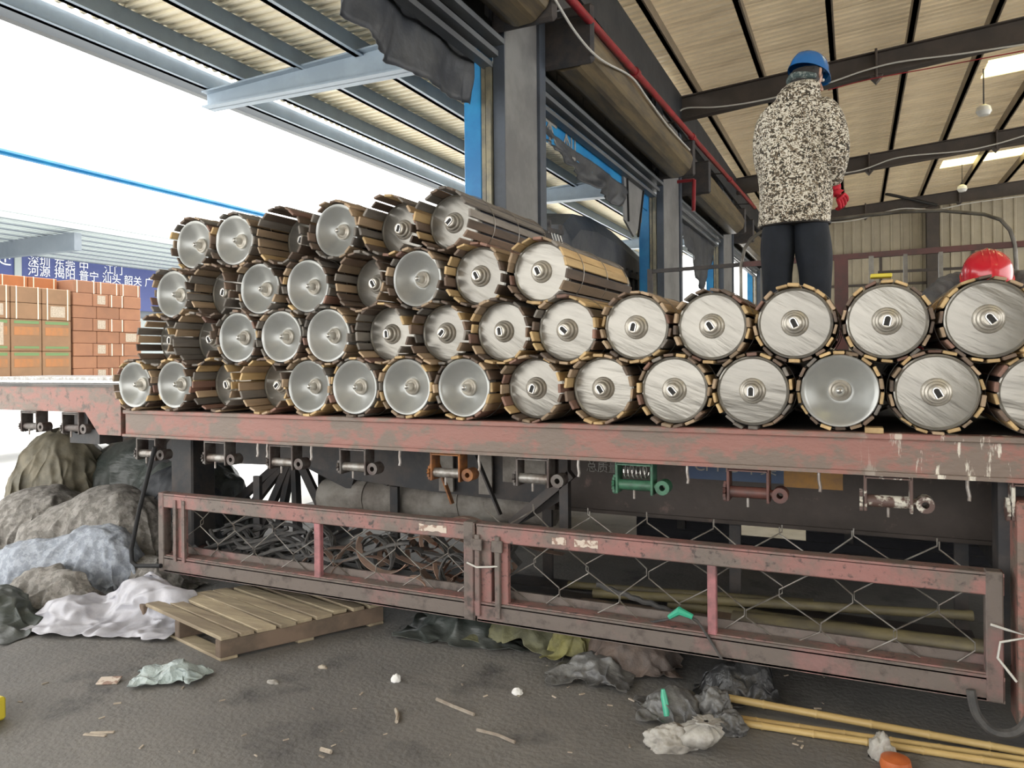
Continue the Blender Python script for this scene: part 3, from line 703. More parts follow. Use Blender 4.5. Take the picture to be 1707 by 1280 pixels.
# ------------------------------------------------------------------ the flatbed trailer
YS = 3.45                                               # side plane of the trailer
tl = thing('flatbed_trailer', (-2, 4.7, 0), 'old red flatbed trailer with wire mesh side guards carrying the rollers', 'trailer')
b = MB(); b.box((-4.46, YS, 1.055), (4.2, YS + .09, 1.222), ch=.008)
b.box((-4.46, YS - .018, 1.2), (4.2, YS + .06, 1.226), ch=.004); b.box((-4.46, YS - .022, 1.05), (4.2, YS + .06, 1.066))
b.build('side_beam', K['beam_splash'], tl)
b = MB()                                                # raised gooseneck with sloped end
prof = [(-9, 1.2), (-9, 1.36), (-4.5, 1.385), (-4.5, 1.05), (-4.72, 1.05), (-4.86, 1.2)]
b.loft([[Vector((x, YS, z)) for x, z in prof], [Vector((x, YS + .09, z)) for x, z in prof]]); b.build('gooseneck_beam', K['beam_red'], tl)
b = MB(); b.box((-9, YS - .01, 1.375), (-4.5, YS + .1, 1.392)); b.box((-9, YS + .1, 1.36), (-4.5, YS + 2.5, 1.39)); b.build('gooseneck_deck', K['deck'], tl)
b = MB(); b.box((-9, YS + .5, 1.39), (-4.42, YS + .53, 1.43)); b.tube([(-9, YS + .03, 1.405), (-4.45, YS + .03, 1.41)], .012, 6); b.build('deck_rail', K['shaft'], tl)
b = MB(); b.box((-5.05, YS + .02, .98), (-4.74, YS + .2, 1.08)); b.box((-5.0, YS + .02, 1.05), (-4.86, YS + .2, 1.2)); b.build('step_bracket', K['dark_steel'], tl)
for i in range(22):
    x = -4.46 + i * .394; b = MB(); b.box((x, YS + .09, 1.19), (x + .39, YS + 2.45, 1.222), ch=.003); b.build('deck_plate', K['deck'], tl)
b = MB(); b.box((-4.46, YS + 2.45, 1.055), (4.2, YS + 2.54, 1.222)); b.build('far_side_beam', K['beam_red'], tl)
for yy in (4.1, 5.3):
    b = MB(); b.box((-1.63, yy, .67), (.6 if yy < 5 else 4.2, yy + .02, 1.19)); b.box((-1.63, yy - .012, .655), (.6 if yy < 5 else 4.2, yy + .08, .675)); b.box((-1.66, yy - .05, .66), (-1.6, yy + .07, 1.19))
    b.build('main_beam', K['web'], tl)
    b = MB(); prof = [(-4.4, 1.19), (-1.63, 1.19), (-1.63, .68), (-2.4, .7), (-3.05, .74), (-3.45, .81), (-4.4, .79)]
    b.loft([[Vector((x, yy, z)) for x, z in prof], [Vector((x, yy + .02, z)) for x, z in prof]]); b.build('neck_beam', K['dark_steel'], tl)
b = MB(); b.box((.6, 3.95, .5), (.68, 5.4, 1.19), ch=.01); b.build('bulkhead', K['dark_steel'], tl)
for i, x in enumerate((-4.2, -3.3, -2.3, -1.2, -.3, .75, 1.8)):
    b = MB(); b.box((x, YS + .09, 1.06), (x + .08, YS + 2.45, 1.19)); b.build('cross_member', K['dark_steel'], tl)
lettering('总质量 1000', .066, K['faded_white'], tl, (-1.42, 4.096, .895), R_FRONT)
b = MB(); b.box((-.84, 4.094, .885), (-.34, 4.1, 1.0)); b.build('blue_decal', K['blue_cimc'], tl)
b = MB(); b.box((-.34, 4.094, .87), (-.06, 4.1, 1.0)); b.build('orange_decal', K['orange_cimc'], tl)
lettering('CIMC 中集', .085, K['faded_white'], tl, (-.8, 4.092, .932), R_FRONT)
# mottled lower member, landing leg, struts, spare wheel
b = MB(); b.tube([(-3.5, 4.35, .56), (-1.72, 4.35, .62)], .125, 16); b.build('lower_tube', K['mottle'], tl, smooth=True)
for x in (-3.2, -2.45):
    b = MB(); b.tube([(x, 4.35, .565 + (x + 3.5) * .03), (x + .1, 4.35, .57 + (x + 3.5) * .03)], .132, 16); b.build('clamp_band', K['mottle'], tl)
for (x, w) in ((-2.38, .1), (-2.1, .09)):
    b = MB(); b.box((x, 4.05, .72), (x + w, 4.07, 1.06)); b.build('hanger_plate', K['mottle'], tl)
b = MB(); b.box((-1.95, 4.08, .8), (-1.66, 4.09, 1.0)); b.build('rust_patch_plate', K['mottle'], tl)
for p_, q_ in (((-2.34, 3.9, 1.02), (-2.2, 3.9, .68)), ((-2.05, 3.9, 1.0), (-1.88, 3.9, .64))):
    b = MB(); b.bar(p_, q_, .035, .01); b.build('hanging_strap', K['rust'] if p_[0] < -2.2 else K['dark_steel'], tl)
for p_, q_ in (((-1.4, 3.8, .92), (-1.76, 3.8, .62)), ((-1.5, 3.9, .78), (-1.8, 3.9, .6)), ((-1.44, 3.8, 1.0), (-1.44, 3.8, .56))):
    b = MB(); b.bar(p_, q_, .05, .05); b.build('brace', K['dark_steel'], tl)
b = MB(); b.box((-4.62, 3.95, .18), (-4.4, 4.17, 1.19), ch=.012); b.build('landing_leg', K['dark_steel'], tl)
b = MB(); b.box((-4.58, 3.99, .04), (-4.44, 4.13, .2)); b.build('inner_leg', K['maroon'], tl)
b = MB(); b.box((-4.68, 3.9, .0), (-4.34, 4.22, .045), ch=.01); b.box((-4.62, 3.94, .04), (-4.4, 4.18, .09), ch=.015); b.build('foot_plate', K['dark_steel'], tl)
b = MB(); b.box((-4.32, YS + 1.8, .04), (-4.14, YS + 2.0, 1.19)); b.box((-4.4, YS + 1.7, 0), (-4.06, YS + 2.1, .04)); b.build('landing_leg', K['dark_steel'], tl)
b = MB(); b.lathe([(.12, .02), (.17, 0), (.28, -.02), (.31, .03), (.31, .18), (.28, .22), (.12, .2)], 32, Matrix.Translation((-4.97, 4.25, .83))); b.build('spare_tyre', K['black'], tl, smooth=True)
b = MB(); b.lathe([(0, .05), (.1, .04), (.12, .02), (.17, .06)], 24, Matrix.Translation((-4.97, 4.25, .83))); b.build('wheel_rim', K['dark_steel'], tl, smooth=True)
hub_ = Vector((-3.88, 4.45, .86))
for q_ in ((-4.75, .25), (-4.55, .2), (-4.3, .16), (-4.1, .2), (-3.9, .2), (-3.62, .35), (-3.1, .6)):
    b = MB(); b.bar(hub_, (q_[0], 4.5, q_[1]), .045, .06); b.build('strut', K['dark_steel'], tl)
b = MB(); b.bar((-4.1, 4.3, 1.0), (-3.2, 4.3, .68), .09, .1); b.bar((-3.75, 4.3, 1.04), (-2.9, 4.3, .72), .08, .08); b.build('neck_brace', K['dark_steel'], tl)
b = MB(); b.lathe([(0, -.1), (.09, -.1), (.11, -.06), (.11, .06), (.09, .1), (0, .1)], 20, Matrix.Translation(hub_)); b.build('air_tank', K['dark_steel'], tl, smooth=True)
b = MB(); b.box((-4.02, 4.25, .92), (-3.86, 4.4, .98)); b.build('junction_box', K['rust'], tl)
# winches below the beam
WX = [(-5.45, 'winch', 1.2), (-4.99, 'winch', 1.2), (-4.24, 'drum', 1.055), (-3.63, 'drum', 1.055), (-3.1, 'drum', 1.055), (-2.58, 'drum', 1.055), (-1.98, 'rust', 1.055),
      (-1.477, 'drum', 1.055), (-.954, 'green', 1.055), (-.437, 'maroon', 1.055), (.12, 'splash', 1.055), (.64, 'splash', 1.055)]
for x, mk, zt in WX:
    dm = K[mk] if mk not in ('winch',) else K['winch']; fm = K['winch'] if mk in ('drum', 'winch') else K[mk]
    w = .085 if mk != 'green' else .085
    b = MB()
    for s_ in (-1, 1): b.box((x + s_ * w - .006, YS - .02, zt - .155), (x + s_ * w + .006, YS + .07, zt), ch=.003)
    b.box((x - w, YS - .02, zt - .018), (x + w, YS - .01, zt - .008)); b.box((x - w, YS - .02, zt - .012), (x + w, YS + .07, zt))
    root = b.build('winch', fm, tl)
    b = MB(); b.tube([(x - w, YS + .015, zt - .115), (x + w, YS + .015, zt - .115)], .026, 14); b.build('winch_drum', dm if mk != 'rust' else K['drum'], root, smooth=True)
    b = MB(); b.tube([(x + w, YS + .015, zt - .115), (x + w + .03, YS + .015, zt - .115)], .018, 12)
    M2 = Matrix.Translation((x + w + .05, YS + .015, zt - .115))
    b.lathe([(.014, -.036), (.034, -.036), (.034, .036), (.014, .036), (.014, -.036)], 14, M2); b.build('bar_socket', fm, root, smooth=True)
    b = MB(); n = 14; rr = [.036 if k % 2 else .046 for k in range(2 * n)]
    ring = [[Vector((x - w + dx, YS + .015 + r_ * math.cos(math.pi * k / n), zt - .115 + r_ * math.sin(math.pi * k / n))) for k, r_ in enumerate(rr)] for dx in (-.022, -.01)]
    b.loft(ring); b.build('ratchet_wheel', fm, root)
    if mk == 'green':
        b = MB(); Q = [(x - .06 + .12 * k / 60, YS + .01 + .02 * math.cos(k * .63), zt - .055 + .024 * math.sin(k * .63)) for k in range(61)]
        b.tube(Q, .0035, 5); b.build('coil_spring', K['shaft'], root)
    b = MB(); b.tube([(x, YS - .012, zt - .135), (x, YS - .012, zt - .175)], .006, 6); b.build('pawl_pin', K['hook'], root)
for px in (432, 448, 521, 668, 800, 965, 1146, 1365, 1612):
    p_ = at(px, 770, Y=YS); b = MB(); x = p_.x
    b.tube([(x, YS - .005, 1.06), (x, YS - .012, 1.02), (x + .006, YS - .015, .985), (x + .004, YS - .02, .968)], .007, 6); b.build('rope_hook', K['hook'], tl)

# side guards: two framed panels with wire mesh behind them
def guard(x0, x1, posts, end_posts, mesh_top, low_top):
    g = bpy.data.objects.new('side_guard', None); COL.objects.link(g); g.parent = tl; g.location = Vector(((x0 + x1) / 2, YS, .2)) - tl.location
    b = MB(); b.box((x0, YS - .03, .605), (x1, YS + .02, .69), ch=.005); b.box((x0, YS - .03, .682), (x1, YS + .045, .695)); b.build('top_rail', K['guard_red'], g)
    b = MB(); b.box((x0, YS - .03, .19), (x1, YS - .01, .285), ch=.004); b.box((x0, YS - .03, .275), (x1, YS + .09, .292)); b.box((x0, YS + .075, .28), (x1, YS + .09, .335)); b.box((x0, YS - .03, .19), (x1, YS + .06, .202)); b.build('bottom_rail', K['guard_low'], g)
    b = MB(); b.box((x0, YS - .018, .276), (x1, YS + .06, .298)); b.build('rail_lip', K['guard_red'], g)
    for x, w, mm in posts:
        b = MB(); b.box((x - w / 2, YS - .02, .28), (x + w / 2, YS + .015, .62), ch=.004); b.build('post', K[mm], g)
    for x, w, mm in end_posts:
        b = MB(); b.box((x - w / 2, YS - .034, .19), (x + w / 2, YS + .03, .7), ch=.005); b.build('end_post', K[mm], g)
    # crimped wires woven in diamonds
    pitch = .15; hgt = .135; n = int((x1 - x0 - .08) / pitch) + 1
    for i in range(n):
        Q = []; x = x0 + .06 + i * pitch; k = 0; z = .24
        while z <= mesh_top:
            lean = .5 * pitch * (1 if (k + i) % 2 else -1)
            jx = .012 * math.sin(i * 7.3 + k * 3.1)
            for dz in (-.016, .016):
                xx = x + lean + jx
                Q.append((min(max(xx, x0 + .01), x1 - .01), YS + .05 + .006 * (i % 2) + .02 * math.sin(i * .9 + k), z + dz + .01 * math.sin(i * 1.7)))
            z += hgt; k += 1
        b = MB(); b.tube(Q, .0034, 5); b.build('mesh_wire', K['mesh'], g)
    return g


g1 = guard(-4.11, -1.80, [(-2.835, .045, 'pink_paint'), (-3.93, .07, 'guard_red')], [(-4.09, .05, 'guard_low'), (-1.835, .06, 'guard_low')], .66, .3)
for x in (-3.96, -3.885):
    b = MB(); b.box((x - .012, YS - .04, .27), (x + .012, YS - .02, .66)); b.build('latch_bar', K['guard_low'], g1)
g2 = guard(-1.79, .52, [(-.597, .04, 'pink_paint'), (-1.74, .065, 'guard_red'), (-1.64, .05, 'guard_red')], [(.487, .06, 'guard_low')], .9, .33)
for x in (-1.78, -1.665):
    b = MB(); b.box((x - .014, YS - .045, .22), (x + .014, YS - .02, .64), ch=.003); b.box((x - .03, YS - .05, .56), (x + .03, YS - .035, .62), ch=.003); b.build('latch_bar', K['guard_low'], g2)
for g_, x, w in ((g1, -2.05, .17), (g2, -1.33, .075), (g2, -1.19, .12)):     # torn paper stickers on the upper rails
    b = MB(); n = 10; top = [(x - w / 2 + w * k / n, YS - .0325, .668 - .012 * abs(mnoise.noise((k * .9 + x, 0, 0)))) for k in range(n + 1)]
    bot = [(x - w / 2 + w * k / n, YS - .0325, .628 + .014 * abs(mnoise.noise((k * 1.1 + x, 4, 0)))) for k in range(n + 1)]
    b.add(top + bot, [(k, k + 1, n + 2 + k, n + 1 + k) for k in range(n)]); b.build('torn_sticker', K['paper'], g_)
b = MB(); b.box((.56, YS - .06, .1), (.78, YS + .12, .98), ch=.01); b.build('rear_guard_post', K['beam_red'], tl)
b = MB(); b.box((.52, YS + .1, .3), (.7, YS + .25, 1.05)); b.build('rear_bracket', K['dark_steel'], tl)
# basket floor behind the guards and the far guard
for k, yy in enumerate((3.6, 3.8, 4.0)):
    b = MB(); b.box((-4.05, yy, .205), (.5, yy + .17, .222)); b.build('basket_floor', K['dark_steel'], tl)
for x in (-4.0, -2.8, -1.7, -.6, .46):
    b = MB(); b.box((x - .03, YS + .02, .19), (x + .03, 4.2, .207)); b.box((x - .03, 4.17, .19), (x + .03, 4.2, .7)); b.build('basket_bracket', K['dark_steel'], tl)
for x in (-2.9, -1.25, -.05):
    b = MB(); b.box((x - .03, 5.85, .2), (x + .03, 5.9, 1.06)); b.build('far_post', K['dark_steel'], tl)
b = MB(); b.box((-2.95, 5.85, .64), (4.2, 5.92, .71)); b.build('far_rail', K['dark_steel'], tl)
for i in range(9):                                       # dark boards added to darken the far side, open where light comes in
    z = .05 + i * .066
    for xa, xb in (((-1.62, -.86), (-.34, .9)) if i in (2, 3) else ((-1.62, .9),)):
        b = MB(); b.box((xa, 5.9, z), (xb, 5.92, z + .062)); b.build('shade_board', K['navy_board'], tl)
# rear axles of the trailer stand to the right, out of the picture, and carry it
for yy in (3.6, 5.35):
    for x in (2.2, 3.4):
        b = MB(); b.lathe([(0, .02), (.28, 0), (.48, .02), (.5, .08), (.5, .22), (.48, .28), (0, .28)], 28, Matrix.Translation((x, yy, .5))); b.build('wheel', K['black'], tl, smooth=True)
for x in (2.2, 3.4):
    b = MB(); b.box((x - .07, 3.7, .43), (x + .07, 5.5, .57)); b.box((x - .1, 4.1, .55), (x + .1, 5.3, 1.1)); b.build('axle', K['dark_steel'], tl)

# ------------------------------------------------------------------ slatted rollers
RAD = .153; LEN = 1.12
N_SL = 18
disc_flat = MB().lathe([(0.001, -.006), (.05, -.006), (RAD - .012, 0), (RAD - .006, -.006), (RAD, -.004), (RAD, .03), (0.001, .03)], 48).mesh('end_disc', K['disc'], True)
disc_dish = MB().lathe([(0.001, .062), (.05, .062), (.06, .058), (.09, .042), (RAD - .022, .006), (RAD - .014, -.002), (RAD - .004, -.004), (RAD, 0), (RAD, .08), (0.001, .08)], 48).mesh('end_disc', K['dish'], True)
hub_flat = MB().lathe([(.058, -.004), (.056, -.012), (.05, -.018), (.046, -.02), (.042, -.036), (.035, -.04), (.031, -.06), (.026, -.064), (0.001, -.064)], 28).mesh('bearing_hub', K['hub'], True)
hub_dish = MB().lathe([(.047, .062), (.044, .05), (.036, .046), (.03, .05), (.022, .046), (.021, .02), (.02, .008), (.014, .0), (0.001, -.001)], 28).mesh('bearing_hub', K['hub'], True)
b = MB(); U = []
for k in range(13): a = math.pi * k / 12; U.append((.0125 * math.cos(a), 0, .008 + .0125 * math.sin(a)))
U = [(.0125, 0, -.02)] + U + [(-.0125, 0, -.02)]
slot_rim = MB().tube([(x, -.066, z) for x, y, z in U], .0038, 6).mesh('shaft_slot', K['shaft'], True)
b = MB(); b.add([(x * .85, -.0655, z) for x, y, z in U], [tuple(range(len(U)))]); slot_in = b.mesh('slot_shade', K['slot'])  # flat dark face, the shade inside the slot put into its colour
knob = MB().lathe([(.0001, -.012), (.008, -.0105), (.013, -.006), (.0155, .0), (.0145, .012)], 20).mesh('shaft_end', K['shaft'], True)
tube_m = MB().lathe([(RAD - .004, .032), (RAD - .002, .05), (RAD - .002, LEN - .02), (0.001, LEN - .02)], 32).mesh('roller_shell', K['tube'], True)
SLW = .049
slat_m = []
for mk in ('slat_a', 'slat_b', 'slat_c', 'slat_d', 'slat_e'):
    b = MB(); b.box((-SLW / 2, 0, -.0065), (SLW / 2, LEN, .0065), ch=.0025); slat_m.append(b.mesh('slat', K[mk]))
wire_m = []
for kk in range(2):
    b = MB(); Q = []
    for k in range(31): a = 2 * math.pi * k / 30; Q.append(((RAD + .0215) * math.cos(a), .004 * math.sin(3 * a + kk), (RAD + .0215) * math.sin(a)))
    wire_m.append(b.tube(Q, .0022, 5, cap=False).mesh('binding_wire', K['wire']))


def roller(x, z, kind, prot, label, group, bright, spin):
    """prot: how far the slats stick out past the end disc"""
    y0 = 3.405
    rt = thing('slatted_roller', (x, y0, z), label, 'roller', group)
    yd = prot
    dish = kind == 'D'
    for me_, sy in ((tube_m, 0),): put('roller_shell', me_, rt, loc=(0, yd, 0))
    o = put('end_disc', disc_dish if dish else disc_flat, rt, loc=(0, yd, 0)); o.rotation_euler.y = R.uniform(.1, .8)
    h = put('bearing_hub', hub_dish if dish else hub_flat, rt, loc=(0, yd, 0))
    if dish: put('shaft_end', knob, h, loc=(0, 0, 0))
    else:
        s1 = put('shaft_slot', slot_rim, h, loc=(0, 0, 0)); s1.rotation_euler.y = spin
        s2 = put('slot_shade', slot_in, h, loc=(0, 0, 0)); s2.rotation_euler.y = spin
    ph = R.uniform(0, 6.28)
    for k in range(N_SL):
        a = ph + 2 * math.pi * (k + R.uniform(-.1, .1)) / N_SL; r = RAD + .0085 + R.uniform(0, .003)
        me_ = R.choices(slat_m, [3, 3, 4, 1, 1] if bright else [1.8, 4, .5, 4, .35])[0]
        s_ = put('slat', me_, rt, loc=(r * math.cos(a), R.uniform(-.018, .018) + (R.uniform(0, .06) if R.random() < .22 else 0), r * math.sin(a)))
        s_.rotation_euler = (R.uniform(-.006, .006), math.pi / 2 - a + R.uniform(-.12, .12), R.uniform(-.008, .008))
        s_.scale = (R.uniform(.82, 1.04), R.uniform(.96, 1.02), R.uniform(.85, 1.2))
    for yy in (.14 + yd, .62, 1.04):
        put('binding_wire', wire_m[R.randint(0, 1)], rt, loc=(0, yy, 0))
    return rt


ROWS = {
    'bottom row': (1.397, [(-4.342, 'D', .03), (-3.985, 'D', .04), (-3.61, 'B', .17), (-3.225, 'B', .2), (-2.881, 'D', .025), (-2.553, 'D', .02), (-2.21, 'D', .02), (-1.858, 'D', .02), (-1.477, 'B', .1),
                           (-1.118, 'B', .09), (-.76, 'B', .04), (-.413, 'B', .035), (-.06, 'D', .02), (.295, 'B', .02), (.66, 'B', .06)]),
    'second row': (1.689, [(-4.13, 'B', .19), (-3.775, 'B', .19), (-3.43, 'D', .03), (-3.089, 'D', .03), (-2.743, 'D', .03), (-2.37, 'B', .13), (-2.01, 'B', .12), (-1.652, 'B', .09), (-1.295, 'B', .07),
                           (-.94, 'B', .05), (-.588, 'B', .045), (-.235, 'B', .03), (.12, 'B', .02), (.475, 'B', .02)]),
    'third row': (1.983, [(-4.0, 'D', .05), (-3.65, 'B', .19), (-3.26, 'D', .04), (-2.888, 'D', .03), (-2.51, 'B', .2), (-2.15, 'D', .04), (-1.79, 'B', .1), (-1.435, 'B', .08)]),
    'top row': (2.288, [(-3.8, 'D', .04), (-3.452, 'D', .03), (-3.08, 'B', .26), (-2.69, 'D', .05), (-2.33, 'B', .2), (-1.975, 'B', .15)]),
}
for rn, (z, items) in ROWS.items():
    for i, (x, kd, pr) in enumerate(items):
        if kd == 'D': d_ = 'dished cap'
        elif pr > .1: d_ = 'recessed cap'
        else: d_ = 'flat cap'
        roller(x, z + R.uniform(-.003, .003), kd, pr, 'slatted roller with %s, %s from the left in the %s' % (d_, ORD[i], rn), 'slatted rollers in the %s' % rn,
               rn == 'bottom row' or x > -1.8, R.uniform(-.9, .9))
# three rollers of the stack behind, on which the worker stands
for i, x in enumerate((-.62, -.27, .08)):
    rt = roller(x, 1.397, 'B', .02, 'wood-slatted roller of the rear stack under the standing worker', 'rollers of the rear stack', False, 0); rt.location.y = 4.6; rt['label'] = 'rear stack roller under the standing worker, %s of three from the left' % ORD[i]
p_ = at(1457, 714, Y=YS - .02)
b = MB(); b.box((p_.x - .035, YS - .04, 1.226), (p_.x + .035, YS + .05, 1.25), ch=.003); tag(recentre(b.build('wood_block', K['slat_c'])), 'small wood block wedged on the deck edge between two bottom rollers', 'block')
b = MB(); b.box((.06, 3.38, 1.867), (.14, 3.46, 1.882), Matrix.Rotation(0, 4, 'X'), ch=.003); tag(recentre(b.build('wood_block', K['yellow'])), 'yellow pad lying on top of a second row roller', 'pad')

# ------------------------------------------------------------------ people
def ell(c, rx, ry, n=28, tilt=0.0, wob=0.0, seed=0.0, ang=0.0):
    out = []
    for k in range(n):
        a = 2 * math.pi * k / n; d = 1 + wob * (mnoise.noise((math.cos(a) * 1.6 + seed, math.sin(a) * 1.6, c[2] * 4)) + .8 * (.35 - abs(mnoise.noise((math.cos(a) * 4 + seed, math.sin(a) * 4, c[2] * 3.2 + a * .5)))))
        x, y = rot2((rx * d * math.cos(a), ry * d * math.sin(a)), ang)
        out.append(Vector((c[0] + x, c[1] + y, c[2] + tilt * math.sin(a))))
    return out


def smooth_loft(keys, steps=5, **kw):
    """keys: (z, cx, cy, rx, ry[, tilt]) joined by smooth rings"""
    rings = []
    for i in range(len(keys) - 1):
        for s_ in range(steps):
            t = s_ / steps; u = t * t * (3 - 2 * t); A, B_ = keys[i], keys[i + 1]
            v = [A[k] + (B_[k] - A[k]) * (t if k == 0 else u) for k in range(len(A))]
            rings.append(ell((v[1], v[2], v[0]), v[3], v[4], tilt=v[5] if len(v) > 5 else 0, **kw))
    v = keys[-1]; rings.append(ell((v[1], v[2], v[0]), v[3], v[4], tilt=v[5] if len(v) > 5 else 0, **kw))
    return rings


def hand_chains(wrist, fwd, palm_n, side, s=1.0):
    """bones of one slightly closed hand: palm, four unequal fingers with two bends, thumb from the side of the palm"""
    f_ = Vector(fwd).normalized(); n_ = Vector(palm_n); n_ = (n_ - f_ * n_.dot(f_)).normalized(); s_ = f_.cross(n_) * side
    w = Vector(wrist); V = [(w, .024 * s), (w + f_ * .035 * s, (.03 * s, .02 * s)), (w + f_ * .075 * s, (.032 * s, .018 * s))]; Ed = [(0, 1), (1, 2)]
    for k, (off, ln) in enumerate(((-.028, .068), (-.009, .078), (.011, .073), (.029, .057))):
        b0 = w + f_ * .088 * s + s_ * off * s; d1 = (f_ * .8 + n_ * .55).normalized(); d2 = (f_ * .15 + n_ * .98).normalized(); d3 = (-f_ * .6 + n_ * .8).normalized()
        i0 = len(V); V.append((w + f_ * .07 * s + s_ * off * .9 * s, .0105 * s)); V.append((b0, .0105 * s))
        p1 = b0 + d1 * ln * .5 * s; p2 = p1 + d2 * ln * .32 * s; p3 = p2 + d3 * ln * .26 * s
        V += [(p1, .0098 * s), (p2, .009 * s), (p3, .0075 * s)]; Ed += [(2, i0), (i0, i0 + 1), (i0 + 1, i0 + 2), (i0 + 2, i0 + 3), (i0 + 3, i0 + 4)]
    i0 = len(V); t0 = w + f_ * .03 * s - s_ * .03 * s; t1 = t0 + (f_ * .55 - s_ * .6 + n_ * .35).normalized() * .035 * s; t2 = t1 + (f_ * .7 - s_ * .1 + n_ * .6).normalized() * .032 * s
    V += [(t0, .013 * s), (t1, .012 * s), (t2, .009 * s)]; Ed += [(1, i0), (i0, i0 + 1), (i0 + 1, i0 + 2)]
    return V, Ed


def body_mesh(name, J, mm):
    """one continuous figure from joint positions; J keys: pelvis, waist, chest, neck, head.., arms and legs for l and r"""
    V = []; Ed = []; ix = {}
    def add(k, p, r, par=None):
        ix[k] = len(V); V.append((Vector(p), r))
        if par: Ed.append((ix[par], ix[k]))
    add('pelvis', J['pelvis'], (.15, .11)); add('waist', J['waist'], (.13, .1), 'pelvis'); add('chest', J['chest'], (.16, .11), 'waist')
    add('neck0', J['neck'], .062, 'chest'); add('neck1', J['skull'], .056, 'neck0'); add('head', J['head'], (.078, .09), 'neck1'); add('crown', J['crown'], (.07, .078), 'head')
    for s_ in 'lr':
        add('sh' + s_, J['sh' + s_], .062, 'chest'); add('el' + s_, J['el' + s_], .042, 'sh' + s_); add('wr' + s_, J['wr' + s_], .028, 'el' + s_); add('pa' + s_, J['pa' + s_], (.032, .02), 'wr' + s_)
        add('hi' + s_, J['hi' + s_], .09, 'pelvis'); add('kn' + s_, J['kn' + s_], .058, 'hi' + s_); add('an' + s_, J['an' + s_], .04, 'kn' + s_); add('to' + s_, J['to' + s_], .032, 'an' + s_)
    return skin_mesh(name, V, Ed, mm, 2)


def face(parent, c, fwd, up, mm):
    f_ = Vector(fwd).normalized(); u = Vector(up); u = (u - f_ * u.dot(f_)).normalized(); s_ = f_.cross(u); c = Vector(c)
    b = MB(); b.tube([c + f_ * .085 + u * .012, c + f_ * .1 - u * .012, c + f_ * .108 - u * .026, c + f_ * .088 - u * .034], [.008, .011, .014, .008], 8); b.build('nose', K['skin'], parent, smooth='all')
    for sg in (-1, 1):
        b = MB(); b.lathe([(.0001, -.011), (.007, -.009), (.011, 0), (.007, .009), (.0001, .011)], 10, Matrix.Translation(c + f_ * .08 + s_ * sg * .031 + u * .01)); b.build('eye', K['flood'], parent, smooth='all')
        b = MB(); b.tube([c + s_ * sg * .078 + u * .025, c + s_ * sg * .092 - f_ * .012 + u * .012, c + s_ * sg * .09 - f_ * .008 - u * .018, c + s_ * sg * .078 + f_ * .004 - u * .032], [.008, .012, .011, .007], 8); b.build('ear', K['skin'], parent, smooth='all')
    b = MB(); b.tube([c + f_ * .078 - s_ * .024 - u * .056, c + f_ * .092 - u * .054, c + f_ * .078 + s_ * .024 - u * .056], [.004, .007, .004], 8); b.build('mouth', K['glove_red'], parent, smooth='all')


def helmet(parent, c, fwd, up, mm, s=1.0):
    f_ = Vector(fwd).normalized(); u = Vector(up); u = (u - f_ * u.dot(f_)).normalized(); s_ = f_.cross(u)
    M = Matrix((s_, f_, u)).transposed().to_4x4(); M.translation = Vector(c)
    n = 36; rings = []
    for z, k in ((-.012, 1.06), (0, 1.05), (.004, 1.0), (.03, .99), (.06, .94), (.09, .82), (.112, .64), (.128, .4), (.134, .14)):
        ring = []
        for i in range(n):
            a = 2 * math.pi * i / n; rx, ry = .112 * k * s, .138 * k * s
            if k > 1.0: ry *= 1 + .2 * max(0, math.sin(a)) ** 3       # peak over the forehead
            rib = .006 * s * (1 if abs(math.cos(a)) < .16 else 0) if k < 1.0 else 0
            ring.append(M @ Vector(((rx) * math.cos(a), ry * math.sin(a), z * s + rib)))
        rings.append(ring)
    b = MB(); b.loft(rings, cap=False); b.f.append(tuple(len(b.v) - n + i for i in range(n))); b.m.append(0)
    h = b.build('hard_hat', mm, parent, smooth=True)
    for sx in (-.03, 0, .03):
        b = MB(); Q = []
        for k in range(9):
            t = -.75 + 1.5 * k / 8; Q.append(M @ Vector((sx * s, .138 * s * math.sin(t) * .97, (.136 * math.cos(t) - abs(sx) * .12) * s)))
        b.tube(Q, .0045 * s, 6); b.build('crown_rib', mm, h, smooth=True)
    return h


# worker standing on the rear rollers, back to the camera, head turned to the right
WY = 4.72; ZF = 1.575
J = dict(pelvis=(-.31, WY, 2.47), waist=(-.31, WY, 2.62), chest=(-.305, WY + .01, 2.86), neck=(-.275, WY + .02, 3.06), skull=(-.25, WY + .05, 3.15), head=(-.235, WY + .075, 3.2), crown=(-.235, WY + .07, 3.27),
         shl=(-.46, WY, 3.0), ell=(-.5, WY + .06, 2.74), wrl=(-.44, WY + .26, 2.62), pal=(-.42, WY + .32, 2.6),
         shr=(-.16, WY, 2.99), elr=(-.105, WY - .01, 2.74), wrr=(-.11, WY + .06, 2.56), par=(-.09, WY + .09, 2.52),
         hil=(-.4, WY, 2.4), knl=(-.42, WY + .01, 2.0), anl=(-.43, WY - .02, 1.67), tol=(-.44, WY + .13, 1.62),
         hir=(-.22, WY, 2.4), knr=(-.2, WY + .01, 2.0), anr=(-.19, WY - .02, 1.67), tor=(-.18, WY + .13, 1.62))
me = body_mesh('person', J, K['skin'])
w1 = put('person', me); tag(w1, 'person in blue hard hat and camouflage jacket standing on the rollers, back turned', 'person')
recentre(w1)
